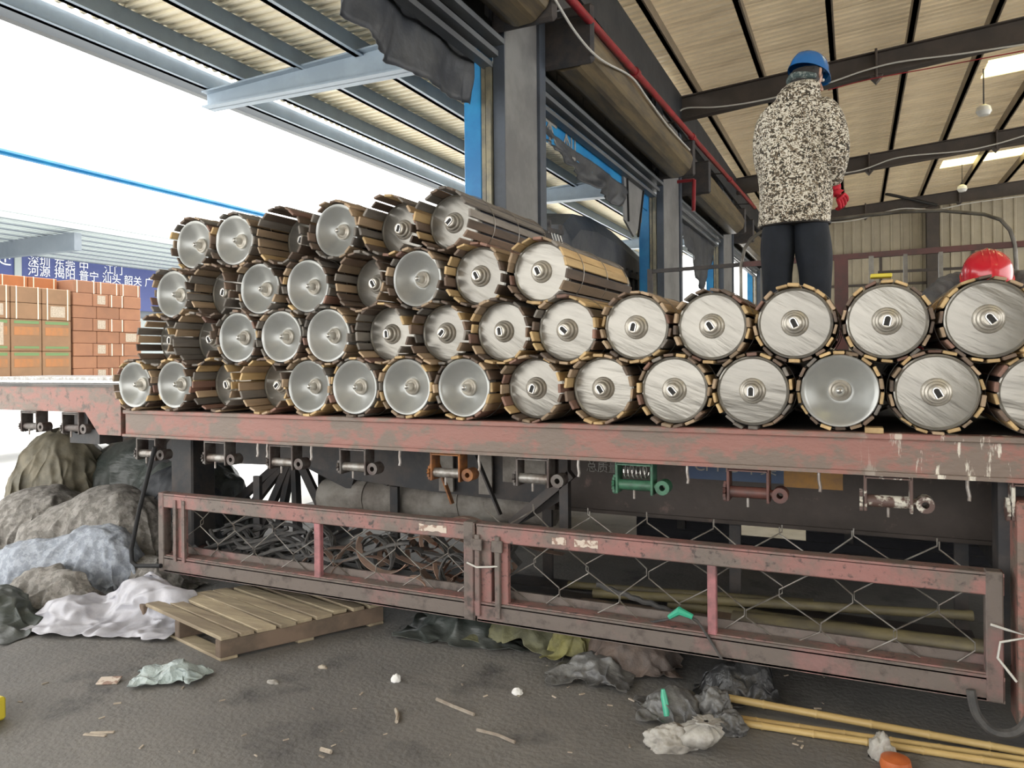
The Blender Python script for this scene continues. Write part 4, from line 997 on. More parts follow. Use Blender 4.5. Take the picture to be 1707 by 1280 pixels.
# long jacket
keys = [(2.325, -.318, WY, .2, .155), (2.45, -.316, WY, .203, .16), (2.62, -.318, WY, .205, .155), (2.8, -.318, WY, .208, .15), (2.93, -.312, WY, .205, .14), (3.02, -.305, WY + .005, .18, .125), (3.075, -.295, WY + .015, .13, .11), (3.11, -.285, WY + .02, .1, .1)]
b = MB(); b.loft(smooth_loft(keys, 10, wob=.085, seed=3, n=64), cap=True)
jk = b.build('jacket', K['camo'], w1, smooth='all')
b = MB(); b.loft(smooth_loft([(3.04, -.3, WY + .0, .13, .118), (3.085, -.292, WY - .005, .13, .118), (3.12, -.28, WY, .118, .112), (3.15, -.27, WY + .015, .1, .1), (3.165, -.264, WY + .03, .08, .088)], 4, wob=.16, seed=7)); b.build('hood', K['camo'], jk, smooth='all')
for nm, P_, rr in (('sleeve', [(-.19, WY - .02, 3.04), (-.135, WY - .03, 2.96), (-.1, WY - .04, 2.85), (-.085, WY - .05, 2.74), (-.092, WY - .01, 2.66), (-.118, WY + .045, 2.58), (-.114, WY + .06, 2.555)], [.06, .083, .08, .074, .07, .06, .054]),
                   ('sleeve', [(-.43, WY + .0, 3.03), (-.465, WY, 2.95), (-.485, WY + .02, 2.85), (-.49, WY + .05, 2.74), (-.48, WY + .13, 2.67), (-.45, WY + .23, 2.62)], [.055, .075, .075, .07, .066, .054])):
    b = MB(); b.tube(P_, rr, 20); o = b.build(nm, K['camo'], jk, smooth='all')
    md = o.modifiers.new('s', 'SUBSURF'); md.levels = md.render_levels = 1
b = MB(); b.tube([(-.245, WY - .155, 3.0), (-.225, WY - .165, 2.86), (-.22, WY - .165, 2.7), (-.2, WY - .16, 2.52), (-.19, WY - .155, 2.4)], .006, 6); b.build('back_seam', K['camo'], jk, smooth=True)
b = MB(); b.loft(smooth_loft([(2.318, -.318, WY, .197, .15), (2.33, -.318, WY, .202, .157)], 2)); b.build('hem', K['hair'], jk, smooth=True)
# trousers, shoes
b = MB()
for sx in (-1, 1):
    cx = -.315 + sx * .098
    b.loft(smooth_loft([(1.64, cx + sx * .018, WY - .01, .075, .085), (1.8, cx + sx * .014, WY, .08, .085), (2.0, cx + sx * .008, WY, .088, .092), (2.2, cx, WY, .096, .104), (2.42, cx - sx * .012, WY, .09, .105)], 5, wob=.12, seed=sx * 3.0))
b.build('trousers', K['trousers'], w1, smooth='all')
for sx in (-1, 1):
    cx = -.315 + sx * .12
    b = MB(); b.loft([ell((cx, WY + .03, z), rx, ry, 20) for z, rx, ry in ((ZF, .05, .135), (ZF + .03, .052, .138), (ZF + .06, .046, .12), (ZF + .1, .045, .07))]); b.build('shoe', K['black'], w1, smooth=True)
V, Ed = hand_chains((-.112, WY + .065, 2.545), (.55, .35, -.75), (-.5, .85, -.1), 1, 1.12); put('glove', skin_mesh('glove', V, Ed, K['glove_red'], 2), w1)
b = MB(); b.tube([(-.116, WY + .055, 2.575), (-.108, WY + .068, 2.53)], [.046, .043], 16); b.build('glove_cuff', K['glove_red'], w1, smooth=True)
V, Ed = hand_chains((-.445, WY + .27, 2.615), (.15, .9, -.3), (.6, 0, -.7), -1, 1.1); put('glove', skin_mesh('glove', V, Ed, K['glove_red'], 2), w1)
hc = Vector((-.238, WY + .075, 3.21)); hf = Vector((.66, .75, -.28)); hu = Vector((-.02, .12, 1))
face(w1, hc, hf, hu, K['skin'])
helmet(w1, hc + Vector((0.0, 0, .035)), hf, Vector((.1, .16, 1)), K['helmet_blue'], .9)
b = MB(); b.loft(smooth_loft([(3.13, -.272, WY + .045, .07, .075), (3.17, -.262, WY + .045, .085, .088), (3.21, -.256, WY + .05, .09, .095), (3.245, -.25, WY + .06, .09, .098)], 4, wob=.1, seed=2)); b.build('hair', K['hair'], w1, smooth='all')
b = MB(); b.tube([hc + Vector((.072 * math.cos(a) - .02 * 1, .085 * math.sin(a) - .015, -.012 + .008 * math.sin(2 * a))) * 1.16 for a in [math.pi * (.75 + 1.0 * k / 12) for k in range(13)]], .02, 8); b.build('scarf', K['scarf'], w1, smooth=True)

# second worker bending down behind the rollers at the right
X2 = .64; Y2 = 4.78
J = dict(pelvis=(X2 + .06, Y2 + .42, 1.86), waist=(X2 + .05, Y2 + .3, 1.9), chest=(X2 + .03, Y2 + .1, 1.93), neck=(X2 + .01, Y2 - .02, 1.94), skull=(X2, Y2 - .09, 1.93), head=(X2, Y2 - .13, 1.93), crown=(X2, Y2 - .14, 2.0),
         shl=(X2 - .17, Y2 + .05, 1.93), ell=(X2 - .25, Y2 - .02, 1.86), wrl=(X2 - .3, Y2 - .08, 1.72), pal=(X2 - .3, Y2 - .1, 1.66),
         shr=(X2 + .2, Y2 + .05, 1.93), elr=(X2 + .28, Y2 - .02, 1.82), wrr=(X2 + .3, Y2 - .1, 1.66), par=(X2 + .3, Y2 - .12, 1.6),
         hil=(X2 - .04, Y2 + .42, 1.8), knl=(X2 - .08, Y2 + .2, 1.5), anl=(X2 - .08, Y2 + .36, 1.3), tol=(X2 - .08, Y2 + .23, 1.255),
         hir=(X2 + .16, Y2 + .42, 1.8), knr=(X2 + .2, Y2 + .2, 1.5), anr=(X2 + .2, Y2 + .36, 1.3), tor=(X2 + .2, Y2 + .23, 1.255))
w2 = put('person', body_mesh('person', J, K['skin'])); tag(w2, 'person in red hard hat and dark jacket bending down behind the rollers', 'person'); recentre(w2)
b = MB(); Q = [((X2 + .07, Y2 + .46, 1.84), .17), ((X2 + .05, Y2 + .3, 1.9), .175), ((X2 + .04, Y2 + .12, 1.93), .165), ((X2 + .02, Y2 + .02, 1.935), .12), ((X2 + .01, Y2 - .02, 1.935), .08)]
b.tube([q[0] for q in Q], [q[1] for q in Q], 24); o = b.build('jacket', K['jacket_dark'], w2, smooth='all'); md = o.modifiers.new('s', 'SUBSURF'); md.levels = md.render_levels = 1
for s_ in (-1, 1):
    cx = X2 + .015 + s_ * .0
    P_ = [(X2 + .02 + s_ * .12, Y2 + .07, 1.945), (X2 + .02 + s_ * .185, Y2 + .03, 1.93), (X2 + .0 + s_ * .235, Y2 - .01, 1.875), (X2 + s_ * .275, Y2 - .05, 1.79), (X2 + s_ * .3, Y2 - .09, 1.7)]
    b = MB(); n = 30; Q = []; rr = []
    for k in range(n + 1):
        t = k / n * (len(P_) - 1); i = min(int(t), len(P_) - 2); Q.append(Vector(P_[i]).lerp(Vector(P_[i + 1]), t - i)); rr.append((.07 - .018 * k / n) * (1 + .05 * math.sin(k * 1.7)))
    b.tube(Q, rr, 16); b.build('sleeve', K['jacket_dark'], w2, smooth='all')
    V, Ed = hand_chains((X2 + s_ * .3, Y2 - .09, 1.7), (0, -.2, -1), (0, -1, 0), s_, 1.05); put('glove', skin_mesh('glove', V, Ed, K['glove_red'], 2), w2)
b = MB()
for s_ in (-1, 1):
    cx = X2 + .06 + s_ * .11
    b.tube([(cx, Y2 + .43, 1.82), (cx + s_ * .03, Y2 + .3, 1.64), (cx + s_ * .035, Y2 + .2, 1.5), (cx + s_ * .03, Y2 + .3, 1.38), (cx + s_ * .03, Y2 + .36, 1.28)], [.12, .1, .082, .072, .065], 18)
b.build('trousers', K['trousers'], w2, smooth='all')
for s_ in (-1, 1):
    cx = X2 + .06 + s_ * .14
    b = MB(); b.loft([ell((cx, Y2 + .29, z), rx, ry, 20) for z, rx, ry in ((1.224, .05, .135), (1.254, .052, .138), (1.284, .046, .12), (1.32, .045, .07))]); b.build('shoe', K['black'], w2, smooth=True)
hc = Vector((X2, Y2 - .13, 1.93)); face(w2, hc, (0, -.75, -.66), (0, -.4, .9), K['skin'])
helmet(w2, hc + Vector((0, 0, .03)), (0, -.8, -.5), (0, -.4, 1), K['helmet_red'], 1.06)

# tubular hoop and rail frame of the lorry behind
hf_ = thing('parked_lorry', (.2, 9, 0), 'parked lorry with bent pipe hoop, maroon rail and posts behind the workers', 'lorry')
b = MB(); b.box((-2.4, 9.1, 1.05), (4.5, 11.4, 1.28), ch=.01); b.build('bed', K['dark_steel'], hf_)  # bed, skirts and wheels added to shade the floor beyond the trailer
for i in range(6):
    b = MB(); b.box((-2.3 + i * 1.1, 9.02, .42), (-1.22 + i * 1.1, 9.08, 1.1), ch=.01); b.build('shade_skirt', K['dark_steel'], hf_)
for x in (-1.4, 3.4):
    b = MB(); b.lathe([(0, .02), (.28, 0), (.48, .02), (.5, .08), (.5, .22), (.48, .28), (0, .28)], 28, Matrix.Translation((x, 9.2, .5))); b.build('wheel', K['black'], hf_, smooth=True)
    b = MB(); b.box((x - .07, 9.4, .43), (x + .07, 11.2, .57)); b.box((x - .1, 9.6, .55), (x + .1, 11, 1.06)); b.build('axle', K['dark_steel'], hf_)
Q = [(-1.2, 9, 1.2), (-1.2, 9, 2.6)] + [tuple(at(x, y, Y=9)) for x, y in ((1241, 415), (1252, 398), (1270, 386), (1300, 378), (1400, 364), (1500, 353), (1570, 351), (1640, 357), (1668, 366), (1684, 384), (1692, 408))] + [(1.5, 9, 2.3), (1.52, 9, 1.2)]
b = MB(); b.tube(Q, .02, 8); b.build('hoop_pipe', K['hoop'], hf_, smooth=True)
b = MB(); b.bar((-1.2, 9.03, 2.62), (1.6, 9.03, 2.665), .05, .06); b.build('top_rail', K['frame_red'], hf_)
b = MB(); b.bar((-2.3, 9.03, 2.6), (-1.2, 9.03, 2.62), .04, .045); b.build('side_rail', K['dark_steel'], hf_)
b = MB(); b.bar((-2.4, 9.05, 1.2), (1.8, 9.05, 1.2), .1, .16); b.build('bed_rail', K['frame_red'], hf_)
for x, w, mm in ((-.13, .14, 'frame_red'), (.17, .05, 'hoop'), (.5, .04, 'hoop'), (.83, .04, 'hoop'), (1.25, .04, 'frame_red'), (-2.28, .06, 'dark_steel'), (-.75, .05, 'dark_steel')):
    b = MB(); b.box((x - w / 2, 9.0, 1.15), (x + w / 2, 9.06, 2.63)); b.build('post', K[mm], hf_)
ds = thing('guard_rail', (1.2, 15.3, 0), 'thin horizontal guard rails in front of the back wall', 'railing')
for z in (2.65, 3.05, 3.4):
    b = MB(); b.box((.4, 15.3, z), (1.9, 15.33, z + .05)); b.build('rail', K['rafter'], ds)
for x in (.42, 1.88):
    b = MB(); b.box((x, 15.28, 0), (x + .05, 15.35, 3.45)); b.build('post', K['rafter'], ds)

# ------------------------------------------------------------------ straps, ropes and poles in the baskets
sp = thing('strap_heap', (-2.6, 3.75, .2), 'tangled heap of brown and orange lashing straps behind the wire mesh', 'straps')
RS = random.Random(21)
for i in range(70):
    x = -2.72 + 1.0 * RS.random() ** .8; y = RS.uniform(3.56, 3.95); z = .26 + RS.random() * .3 * (1 if x > -2.5 else .8)
    b = MB(); Q = []; r_ = RS.uniform(.04, .12); ph = RS.uniform(0, 6.28); tw = RS.uniform(.6, 1.5); dx = RS.uniform(-.4, .4)
    for k in range(26):
        t = k / 25; a = ph + tw * math.pi * t
        Q.append((x + r_ * math.cos(a) + dx * t, y + .08 * math.sin(a * .7 + i) * .5, max(.235, z + r_ * .8 * math.sin(a) - .06 * t)))
    b.ribbon(Q, RS.uniform(.025, .045), .002); b.build('strap', K['strap_or'] if RS.random() < .14 else (K['strap'] if RS.random() < .65 else K['cable_grey']), sp)
for i in range(34):
    x = -3.85 + 1.15 * RS.random(); y = RS.uniform(3.56, 3.95); z = .25 + RS.random() * .18
    b = MB(); Q = []; L_ = RS.uniform(.3, .8); ph = RS.uniform(0, 6.28)
    for k in range(14):
        t = k / 13; Q.append((x + L_ * (t - .5), y + .05 * math.sin(ph + 4 * t), max(.24, z + .06 * math.sin(ph + 5 * t) + .1 * (t - .5) * math.sin(ph))))
    b.tube(Q, RS.uniform(.006, .014), 6); b.build('rope', K['cable_grey'], sp, smooth=True)
# wire coils
for x, y, z, r_ in ((-2.02, 3.62, .36, .1), (-3.0, 3.66, .42, .1), (-2.55, 3.6, .4, .12)):
    b = MB(); Q = [(x + (r_ + .008 * math.sin(k)) * math.cos(k * .42), y + .02 * math.sin(k * .3), z + (r_ + .006 * math.cos(k * 1.3)) * math.sin(k * .42)) for k in range(60)]
    b.tube(Q, .006, 5); b.build('wire_coil', K['cable_grey'], sp, smooth=True)


def pole(p, q, r, m, label, nodes=0, name='bamboo_pole', cat='pole', group=None):
    p, q = Vector(p), Vector(q); n = max(nodes, 1); Q = []; rr = []
    for k in range(n):
        for t, kk in ((.0, 1.0), (.06, .96), (.5, .95), (.94, .97), (.985, 1.14)):
            Q.append(p.lerp(q, (k + t) / n)); rr.append(r * (kk if nodes else 1) * (1 - .12 * (k + t) / n))
    Q.append(q); rr.append(r * .88)
    b = MB(); b.tube(Q, rr, 12); o = recentre(b.build(name, m, smooth=True)); return tag(o, label, cat, group)


pole((-.545, 3.72, .27), (.5, 3.6, .33), .048, K['bamboo_old'], 'thick mossy pole lying in the right basket behind the mesh', 0, 'wooden_pole')
for i, (a, c_, r_, lb_) in enumerate((((-1.3, 3.85, .27), (.48, 3.95, .36), .026, 'long thin olive pole highest in the right basket'), ((-.9, 3.9, .25), (.45, 3.82, .27), .03, 'olive pole behind the thick mossy pole'),
                                 ((-.75, 3.65, .245), (.45, 3.56, .25), .02, 'thin grey-brown pole along the right basket lip'), ((-1.5, 4.0, .25), (-.2, 4.05, .3), .022, 'thin pole at the rear of the right basket'))):
    pole(a, c_, r_, K['bamboo_old'], lb_, 3)
for i, (x, y, z, l) in enumerate(((-.9, 3.75, .235, .9), (-1.3, 3.68, .235, .7), (-.1, 3.8, .24, 1.1))):
    b = MB(); b.box((x - l / 2, y - .05, z), (x + l / 2, y + .05, z + .022), Matrix.Translation((0, 0, 0)), ch=.004); tag(recentre(b.build('plank', K['slat_b'])), 'brown plank on the right basket floor, %s from the left' % ['second', 'first', 'third'][i], 'plank')
b = MB(); Q = [(-1.2 + .02 * k, 3.6 + .006 * math.sin(k), .4 - .0045 * k + .004 * math.sin(k * 1.9)) for k in range(26)]; b.tube(Q, .014, 8); tag(recentre(b.build('rope', K['cable_grey'], smooth=True)), 'twisted grey rope hanging slack inside the right basket', 'rope')
b = MB(); Q = [(-1.42, 3.5, .3), (-1.2, 3.49, .265), (-.95, 3.485, .27), (-.8, 3.44, .33), (-.74, 3.42, .38), (-.66, 3.42, .35), (-.6, 3.41, .27), (-.55, 3.4, .2)]
b.tube(Q, .006, 6); tag(recentre(b.build('tie_rope', K['cable_grey'], smooth=True)), 'grey tie rope knotted over the mesh near the pink post', 'rope')
b = MB(); b.tube([(-.79, 3.43, .345), (-.74, 3.415, .385), (-.68, 3.415, .365)], [.012, .02, .012], 8); tag(recentre(b.build('cord_knot', K['bottle_green'], smooth=True)), 'pale green cord knot on the mesh near the pink post', 'knot')
tag(cable([(.4, 3.385, .24), (.42, 3.37, .15), (.48, 3.36, .1), (.56, 3.36, .13), (.615, 3.365, .26), (.62, 3.37, .4), (.6, 3.38, .52)], .017, K['cable_grey'], 'grey strap looping below the right end of the side guard', 'strap_loop'), None, 'strap')
b = MB(); b.tube([(.47, 3.4, .5), (.52, 3.39, .49), (.6, 3.385, .475), (.5, 3.385, .44), (.49, 3.38, .38), (.55, 3.375, .3)], .005, 6); tag(recentre(b.build('tie_wire', K['white_cable'], smooth=True)), 'bent silver tie wire at the right guard post', 'wire')
b = MB(); b.tube([(-1.84, 3.41, .49), (-1.78, 3.4, .475), (-1.7, 3.4, .485), (-1.66, 3.41, .49)], .005, 6); tag(recentre(b.build('tie_wire', K['white_cable'], smooth=True)), 'silver tie wire binding the two guards together', 'wire')
b = MB(); b.tube([tuple(at(x, y, Y=3.4)) for x, y in ((258, 745), (247, 790), (232, 850), (219, 915), (220, 936), (228, 943), (268, 943))], .014, 10); tag(recentre(b.build('bent_pipe', K['black'], smooth=True)), 'black bent pipe hanging in front of the tarpaulins left of the guard', 'pipe')

# ------------------------------------------------------------------ things on the floor
def gp(x, y, z=0.0): return at(x, y, Z=z)


# pallet
pa = thing('wooden_pallet', (-3.1, 3.2, 0), 'weathered wooden pallet lying on the floor below the left side guard', 'pallet')
C0 = gp(367, 1103); ux = (gp(625, 1043) - C0); ux.z = 0; Lx = .92; ux.normalize(); uy = (gp(222, 1052) - C0); uy.z = 0; Ly = 0.88; uy.normalize(); uo = uy - ux * uy.dot(ux); uo.normalize(); uy = (uy * .7 + uo * .3).normalized()      # the old pallet is racked out of square
PM = Matrix((ux, uy, Vector((0, 0, 1)))).transposed().to_4x4(); PM.translation = C0
for k, v in enumerate((0, .44, .88)):
    b = MB(); b.box((0, v, .015), (Lx, v + .05, .108), PM, ch=.004); b.build('stringer', K['pallet_end'], pa)
RP = random.Random(4)
for k, (u, w, ln, sh) in enumerate(((0.0, .085, 1.0, 0), (.1, .07, .98, .0), (.185, .1, .97, .0), (.305, .085, 1.0, -.01), (.405, .085, 1.01, .01), (.51, .09, .99, 0), (.625, .08, .97, .03), (.73, .07, .99, .01), (.825, .095, 1.0, 0))):
    b = MB(); M2 = PM @ Matrix.Translation((u, sh - .01, .108)) @ Matrix.Rotation(RP.uniform(-.02, .02), 4, 'Z') @ Matrix.Rotation(RP.uniform(-.008, .012), 4, 'X')
    b.box((0, 0, 0), (w, ln * Ly, .02), M2, ch=.003); b.build('deck_board', K['pallet'], pa)
for u in (.0, .41, .83):
    b = MB(); b.box((u, -.0, 0), (u + .09, Ly, .016), PM, ch=.003); b.build('bottom_board', K['pallet'], pa)

# tarpaulin and quilt heaps at the left
def H(nm, px, py, size, seed, mm, label, cat, **kw):
    p_ = gp(px, py) if py > 700 else None
    return tag(heap(nm, p_, size, seed, K[mm], **kw), label, cat)


# draped cloths: real drapery, let fall by a short cloth simulation over lumps that are then removed
DR = [
 ('tarpaulin', 'tarp_green', (2.5, 1.7), (-5.5, 4.6, 1.2), [((-5.7, 4.75, .4), (.9, .4, .5)), ((-5.05, 4.5, .35), (.5, .36, .5))], 'big folded dark green tarpaulin behind the quilts at the left', .0, .1),
 ('tarpaulin', 'tarp_tan', (1.4, 1.3), (-6.45, 4.35, 1.25), [((-6.5, 4.4, .4), (.4, .36, .56))], 'tan rimmed tarpaulin heap at the far left of the pile', .3, .12),
 ('tarpaulin', 'tarp_dark', (1.2, .9), (-4.82, 4.15, 1.0), [((-4.85, 4.2, .3), (.36, .26, .42))], 'dark tarpaulin bundle between the green tarpaulin and the landing leg', -.2, .15),
 ('quilt', 'quilt', (1.3, 1.1), (-5.95, 3.8, .85), [((-5.95, 3.85, .15), (.45, .36, .4))], 'grey quilt heap at the left edge below the tan tarpaulin', .1, .18),
 ('quilt', 'quilt', (1.35, 1.15), (-5.05, 3.72, .85), [((-5.05, 3.78, .2), (.5, .34, .42)), ((-5.35, 3.6, .15), (.3, .3, .3))], 'grey patterned quilt heaped at the left', .2, .2),
 ('quilt', 'quilt_blue', (1.35, .8), (-5.0, 3.42, .6), [((-4.78, 3.5, .15), (.32, .2, .26)), ((-5.2, 3.3, .1), (.38, .2, .2))], 'pale blue quilt spread in front of the grey quilt', .08, .14),
 ('quilt', 'quilt', (.85, .55), (-4.42, 3.56, .3), [((-4.42, 3.6, .04), (.28, .16, .15))], 'dark grey quilt end tucked under the bent pipe', .1, .05),
 ('quilt', 'quilt', (1.0, .55), (-4.72, 3.08, .4), [((-4.7, 3.1, .05), (.35, .13, .16))], 'grey quilt edge below the pale blue quilt', .25, .1),
 ('plastic_sheet', 'sheet_white', (1.02, .62), (-4.02, 3.03, .4), [((-4.0, 3.2, .04), (.17, .12, .16)), ((-3.72, 3.22, .05), (.1, .08, .12)), ((-4.3, 2.95, .02), (.14, .12, .1))], 'crumpled white plastic sheet beside the pallet', .22, .06),
 ('net_bundle', 'tarp_green', (.9, .6), (-4.72, 2.74, .36), [((-4.75, 2.74, .03), (.3, .17, .16))], 'green net bundle at the lower left edge', .2, .08),
 ('sack', 'tarp_green', (.75, .42), (-2.0, 3.72, .25), [((-2.0, 3.74, .02), (.27, .13, .11))], 'flat dark sack under the joint of the two guards', .1, .12),
 ('sack', 'sack_olive', (.62, .44), (-1.66, 3.74, .26), [((-1.66, 3.76, .03), (.22, .14, .11))], 'olive sack under the left end of the right guard', -.1, .12),
 ('sack', 'sack_lime', (.42, .42), (-1.33, 3.68, .32), [((-1.33, 3.7, .05), (.12, .12, .14))], 'yellow-green sack under the right guard', .2, .12),
 ('sack', 'sack_brown', (.62, .5), (-1.06, 3.64, .32), [((-1.06, 3.68, .05), (.2, .16, .14))], 'brown sack beside the yellow-green sack', .3, .12),
 ('plastic_bag', 'bag_grey', (.42, .26), (-1.16, 3.44, .16), [((-1.16, 3.46, .0), (.13, .07, .08))], 'grey plastic wrap in front of the brown sack', .1, .15),
 ('plastic_bag', 'bag_black', (.4, .3), (-.5, 3.5, .28), [((-.53, 3.5, .03), (.09, .08, .1)), ((-.42, 3.54, .04), (.05, .06, .13))], 'black plastic bag in the shade of the trailer', .4, .15),
 ('plastic_bag', 'bag_grey', (.34, .26), (-.72, 3.2, .2), [((-.72, 3.22, .02), (.09, .07, .07))], 'dark grey plastic bag behind the white ones', .2, .15),
 ('plastic_bag', 'clear_bag', (.34, .2), (-3.05, 2.6, .15), [((-3.02, 2.62, .0), (.09, .05, .065)), ((-3.13, 2.57, .0), (.05, .04, .04))], 'thin clear greenish plastic bag in front of the pallet', .5, .12),
]


def drape_all(items, frames=34):
    tmp = []; cl = []
    me = bpy.data.meshes.new('tmp_ground'); me.from_pydata([(-9, 1, 0), (0, 1, 0), (0, 7, 0), (-9, 7, 0)], [], [(0, 1, 2, 3)])
    g = bpy.data.objects.new('tmp_ground', me); COL.objects.link(g); tmp.append(g)
    for i, (nm, mk, sz, c, lumps, lb_, an, sh) in enumerate(items):
        grp = bpy.data.collections.new('tmp_%d' % i); sc.collection.children.link(grp)
        grp.objects.link(g)
        for lc, lr in lumps:
            bm = bmesh.new(); bmesh.ops.create_icosphere(bm, subdivisions=3, radius=1)
            for v in bm.verts: v.co = Vector((v.co.x * lr[0], v.co.y * lr[1], v.co.z * lr[2]))
            m_ = bpy.data.meshes.new('tmp_lump'); bm.to_mesh(m_); bm.free(); o = bpy.data.objects.new('tmp_lump', m_); grp.objects.link(o); o.location = lc; tmp.append(o)
        n = max(26, min(80, int(sz[0] / .024))); m2 = max(14, int(n * sz[1] / sz[0])); cell = sz[0] / n; wr = min(1, sz[0] / .9); vs = []; fs = []
        for a in range(n + 1):
            for b_ in range(m2 + 1):
                u, v = a / n - .5, b_ / m2 - .5
                x, y = rot2((u * sz[0] + .03 * mnoise.noise((u * 7, v * 7, i)), v * sz[1] + .03 * mnoise.noise((u * 7, v * 7, i + 40))), an)
                vs.append((x, y, wr * .07 * mnoise.noise((u * 6 + i, v * 6, 2.2)) + wr * .04 * mnoise.noise((u * 14 + i, v * 14, 5))))
        for a in range(n):
            for b_ in range(m2):
                q = a * (m2 + 1) + b_; fs.append((q, q + 1, q + m2 + 2, q + m2 + 1))
        m_ = bpy.data.meshes.new(nm); m_.from_pydata(vs, [], fs); o = bpy.data.objects.new(nm, m_); COL.objects.link(o); o.location = c
        md = o.modifiers.new('c', 'CLOTH'); st = md.settings; st.quality = 6; st.mass = .25; st.tension_stiffness = 12; st.compression_stiffness = 12; st.shear_stiffness = 4
        st.bending_stiffness = .12; st.air_damping = 1.5; st.shrink_min = -sh
        md.collision_settings.collection = grp; md.collision_settings.distance_min = min(.008, cell * .4); md.collision_settings.friction = 25
        md.point_cache.frame_start = 1; md.point_cache.frame_end = frames
        cl.append((o, grp, mk, lb_, lumps))
    for o in tmp: o.modifiers.new('k', 'COLLISION')
    for f_ in range(1, frames + 1): sc.frame_set(f_)
    dg = bpy.context.evaluated_depsgraph_get()
    for o, grp, mk, lb_, ztop in cl:
        me = bpy.data.meshes.new_from_object(o.evaluated_get(dg)); o.modifiers.clear(); old = o.data; old_co = [v.co.copy() for v in old.vertices]; o.data = me; bpy.data.meshes.remove(old); me.name = o.name
        bad = set(); cx_ = Vector(ztop[0][0])                # corners torn off by the solver are cut away
        for e in me.edges:
            i_, j_ = e.vertices
            if (me.vertices[i_].co - me.vertices[j_].co).length > 1.45 * (old_co[i_] - old_co[j_]).length + .003: bad |= {i_, j_}
        lim = max(c_.length for c_ in old_co) * 1.15
        for v in me.vertices:
            if not v.co.xy.length < lim: bad.add(v.index)
        if bad:
            bm = bmesh.new(); bm.from_mesh(me); bm.verts.ensure_lookup_table(); bmesh.ops.delete(bm, geom=[bm.verts[k] for k in bad], context='VERTS')
            bmesh.ops.delete(bm, geom=[v for v in bm.verts if not v.link_faces], context='VERTS')
            seen = set(); best = []                          # keep the largest connected cloth
            for v0 in bm.verts:
                if v0 in seen: continue
                st_ = [v0]; comp = []; seen.add(v0)
                while st_:
                    w = st_.pop(); comp.append(w)
                    for e in w.link_edges:
                        q = e.other_vert(w)
                        if q not in seen: seen.add(q); st_.append(q)
                if len(comp) > len(best): best = comp
            keep = set(best); bmesh.ops.delete(bm, geom=[v for v in bm.verts if v not in keep], context='VERTS'); bm.to_mesh(me); bm.free()
        for v in me.vertices:                            # stray corners settle: nothing stands far off the lumps
            w_ = v.co + o.location; zl = .05
            for lc, lr in ztop:
                q = ((w_.x - lc[0]) / (lr[0] * 1.55)) ** 2 + ((w_.y - lc[1]) / (lr[1] * 1.6)) ** 2
                if q < 1: zl = max(zl, .04 + (lc[2] + lr[2] + .02) * min(1, 1.25 * math.sqrt(1 - q)))
            v.co.z = min(w_.z, zl) - o.location.z
        me.update(); seed = len(lb_) * 1.37; nn = [v.normal.copy() for v in me.vertices]; fine = .5 if mk == 'sheet_white' else .45 if max(lr[0] for lc, lr in ztop) < .26 else 1.0
        for v, n_ in zip(me.vertices, nn):               # creases between the larger folds
            p_ = v.co * 4.2 + Vector((seed, 0, seed)); p_.x += .5 * mnoise.noise(p_ * .7)
            v.co += n_ * fine * (.04 * (.5 - abs(mnoise.noise(p_))) + .026 * (.4 - abs(mnoise.noise(p_ * 2.3))) + .012 * (.4 - abs(mnoise.noise(p_ * 4.7))))
        for v in me.vertices:
            if v.co.z + o.location.z < .004: v.co.z = .004 - o.location.z
        me.materials.clear(); me.materials.append(K[mk]); me.polygons.foreach_set('use_smooth', [True] * len(me.polygons)); recentre(o)
        so = o.modifiers.new('t', 'SOLIDIFY'); so.thickness = .003; so.use_even_offset = False; so.offset = 1
        sb = o.modifiers.new('s', 'SUBSURF'); sb.levels = sb.render_levels = 1
        tag(o, lb_, o.name.split('.')[0].split('_')[-1])
    for o in tmp: bpy.data.objects.remove(o)
    for o, grp, mk, lb_, ztop in cl: bpy.data.collections.remove(grp)
    sc.frame_set(1)


drape_all(DR)
b = MB(); M2 = Matrix.Translation(gp(182, 1137)) @ Matrix.Rotation(.5, 4, 'Z') @ Matrix.Rotation(.15, 4, 'X'); b.box((-.05, -.03, .004), (.05, .03, .014), M2, ch=.003); o = b.build('paper_packet', K['paper']); tag(recentre(o), 'small torn paper packet left of the clear bag', 'packet')
for i, (px, py, an) in enumerate(((158, 1226, .3), (170, 1222, .5))):
    M2 = Matrix.Translation(gp(px, py)) @ Matrix.Rotation(an, 4, 'Z'); b = MB(); b.box((-.05, -.008, .0), (.05, .008, .006), M2, ch=.002); tag(recentre(b.build('wood_splinter', K['chip'])), 'pale splinter of a small pile at lower left, %s one' % ['left', 'right'][i], 'splinter')
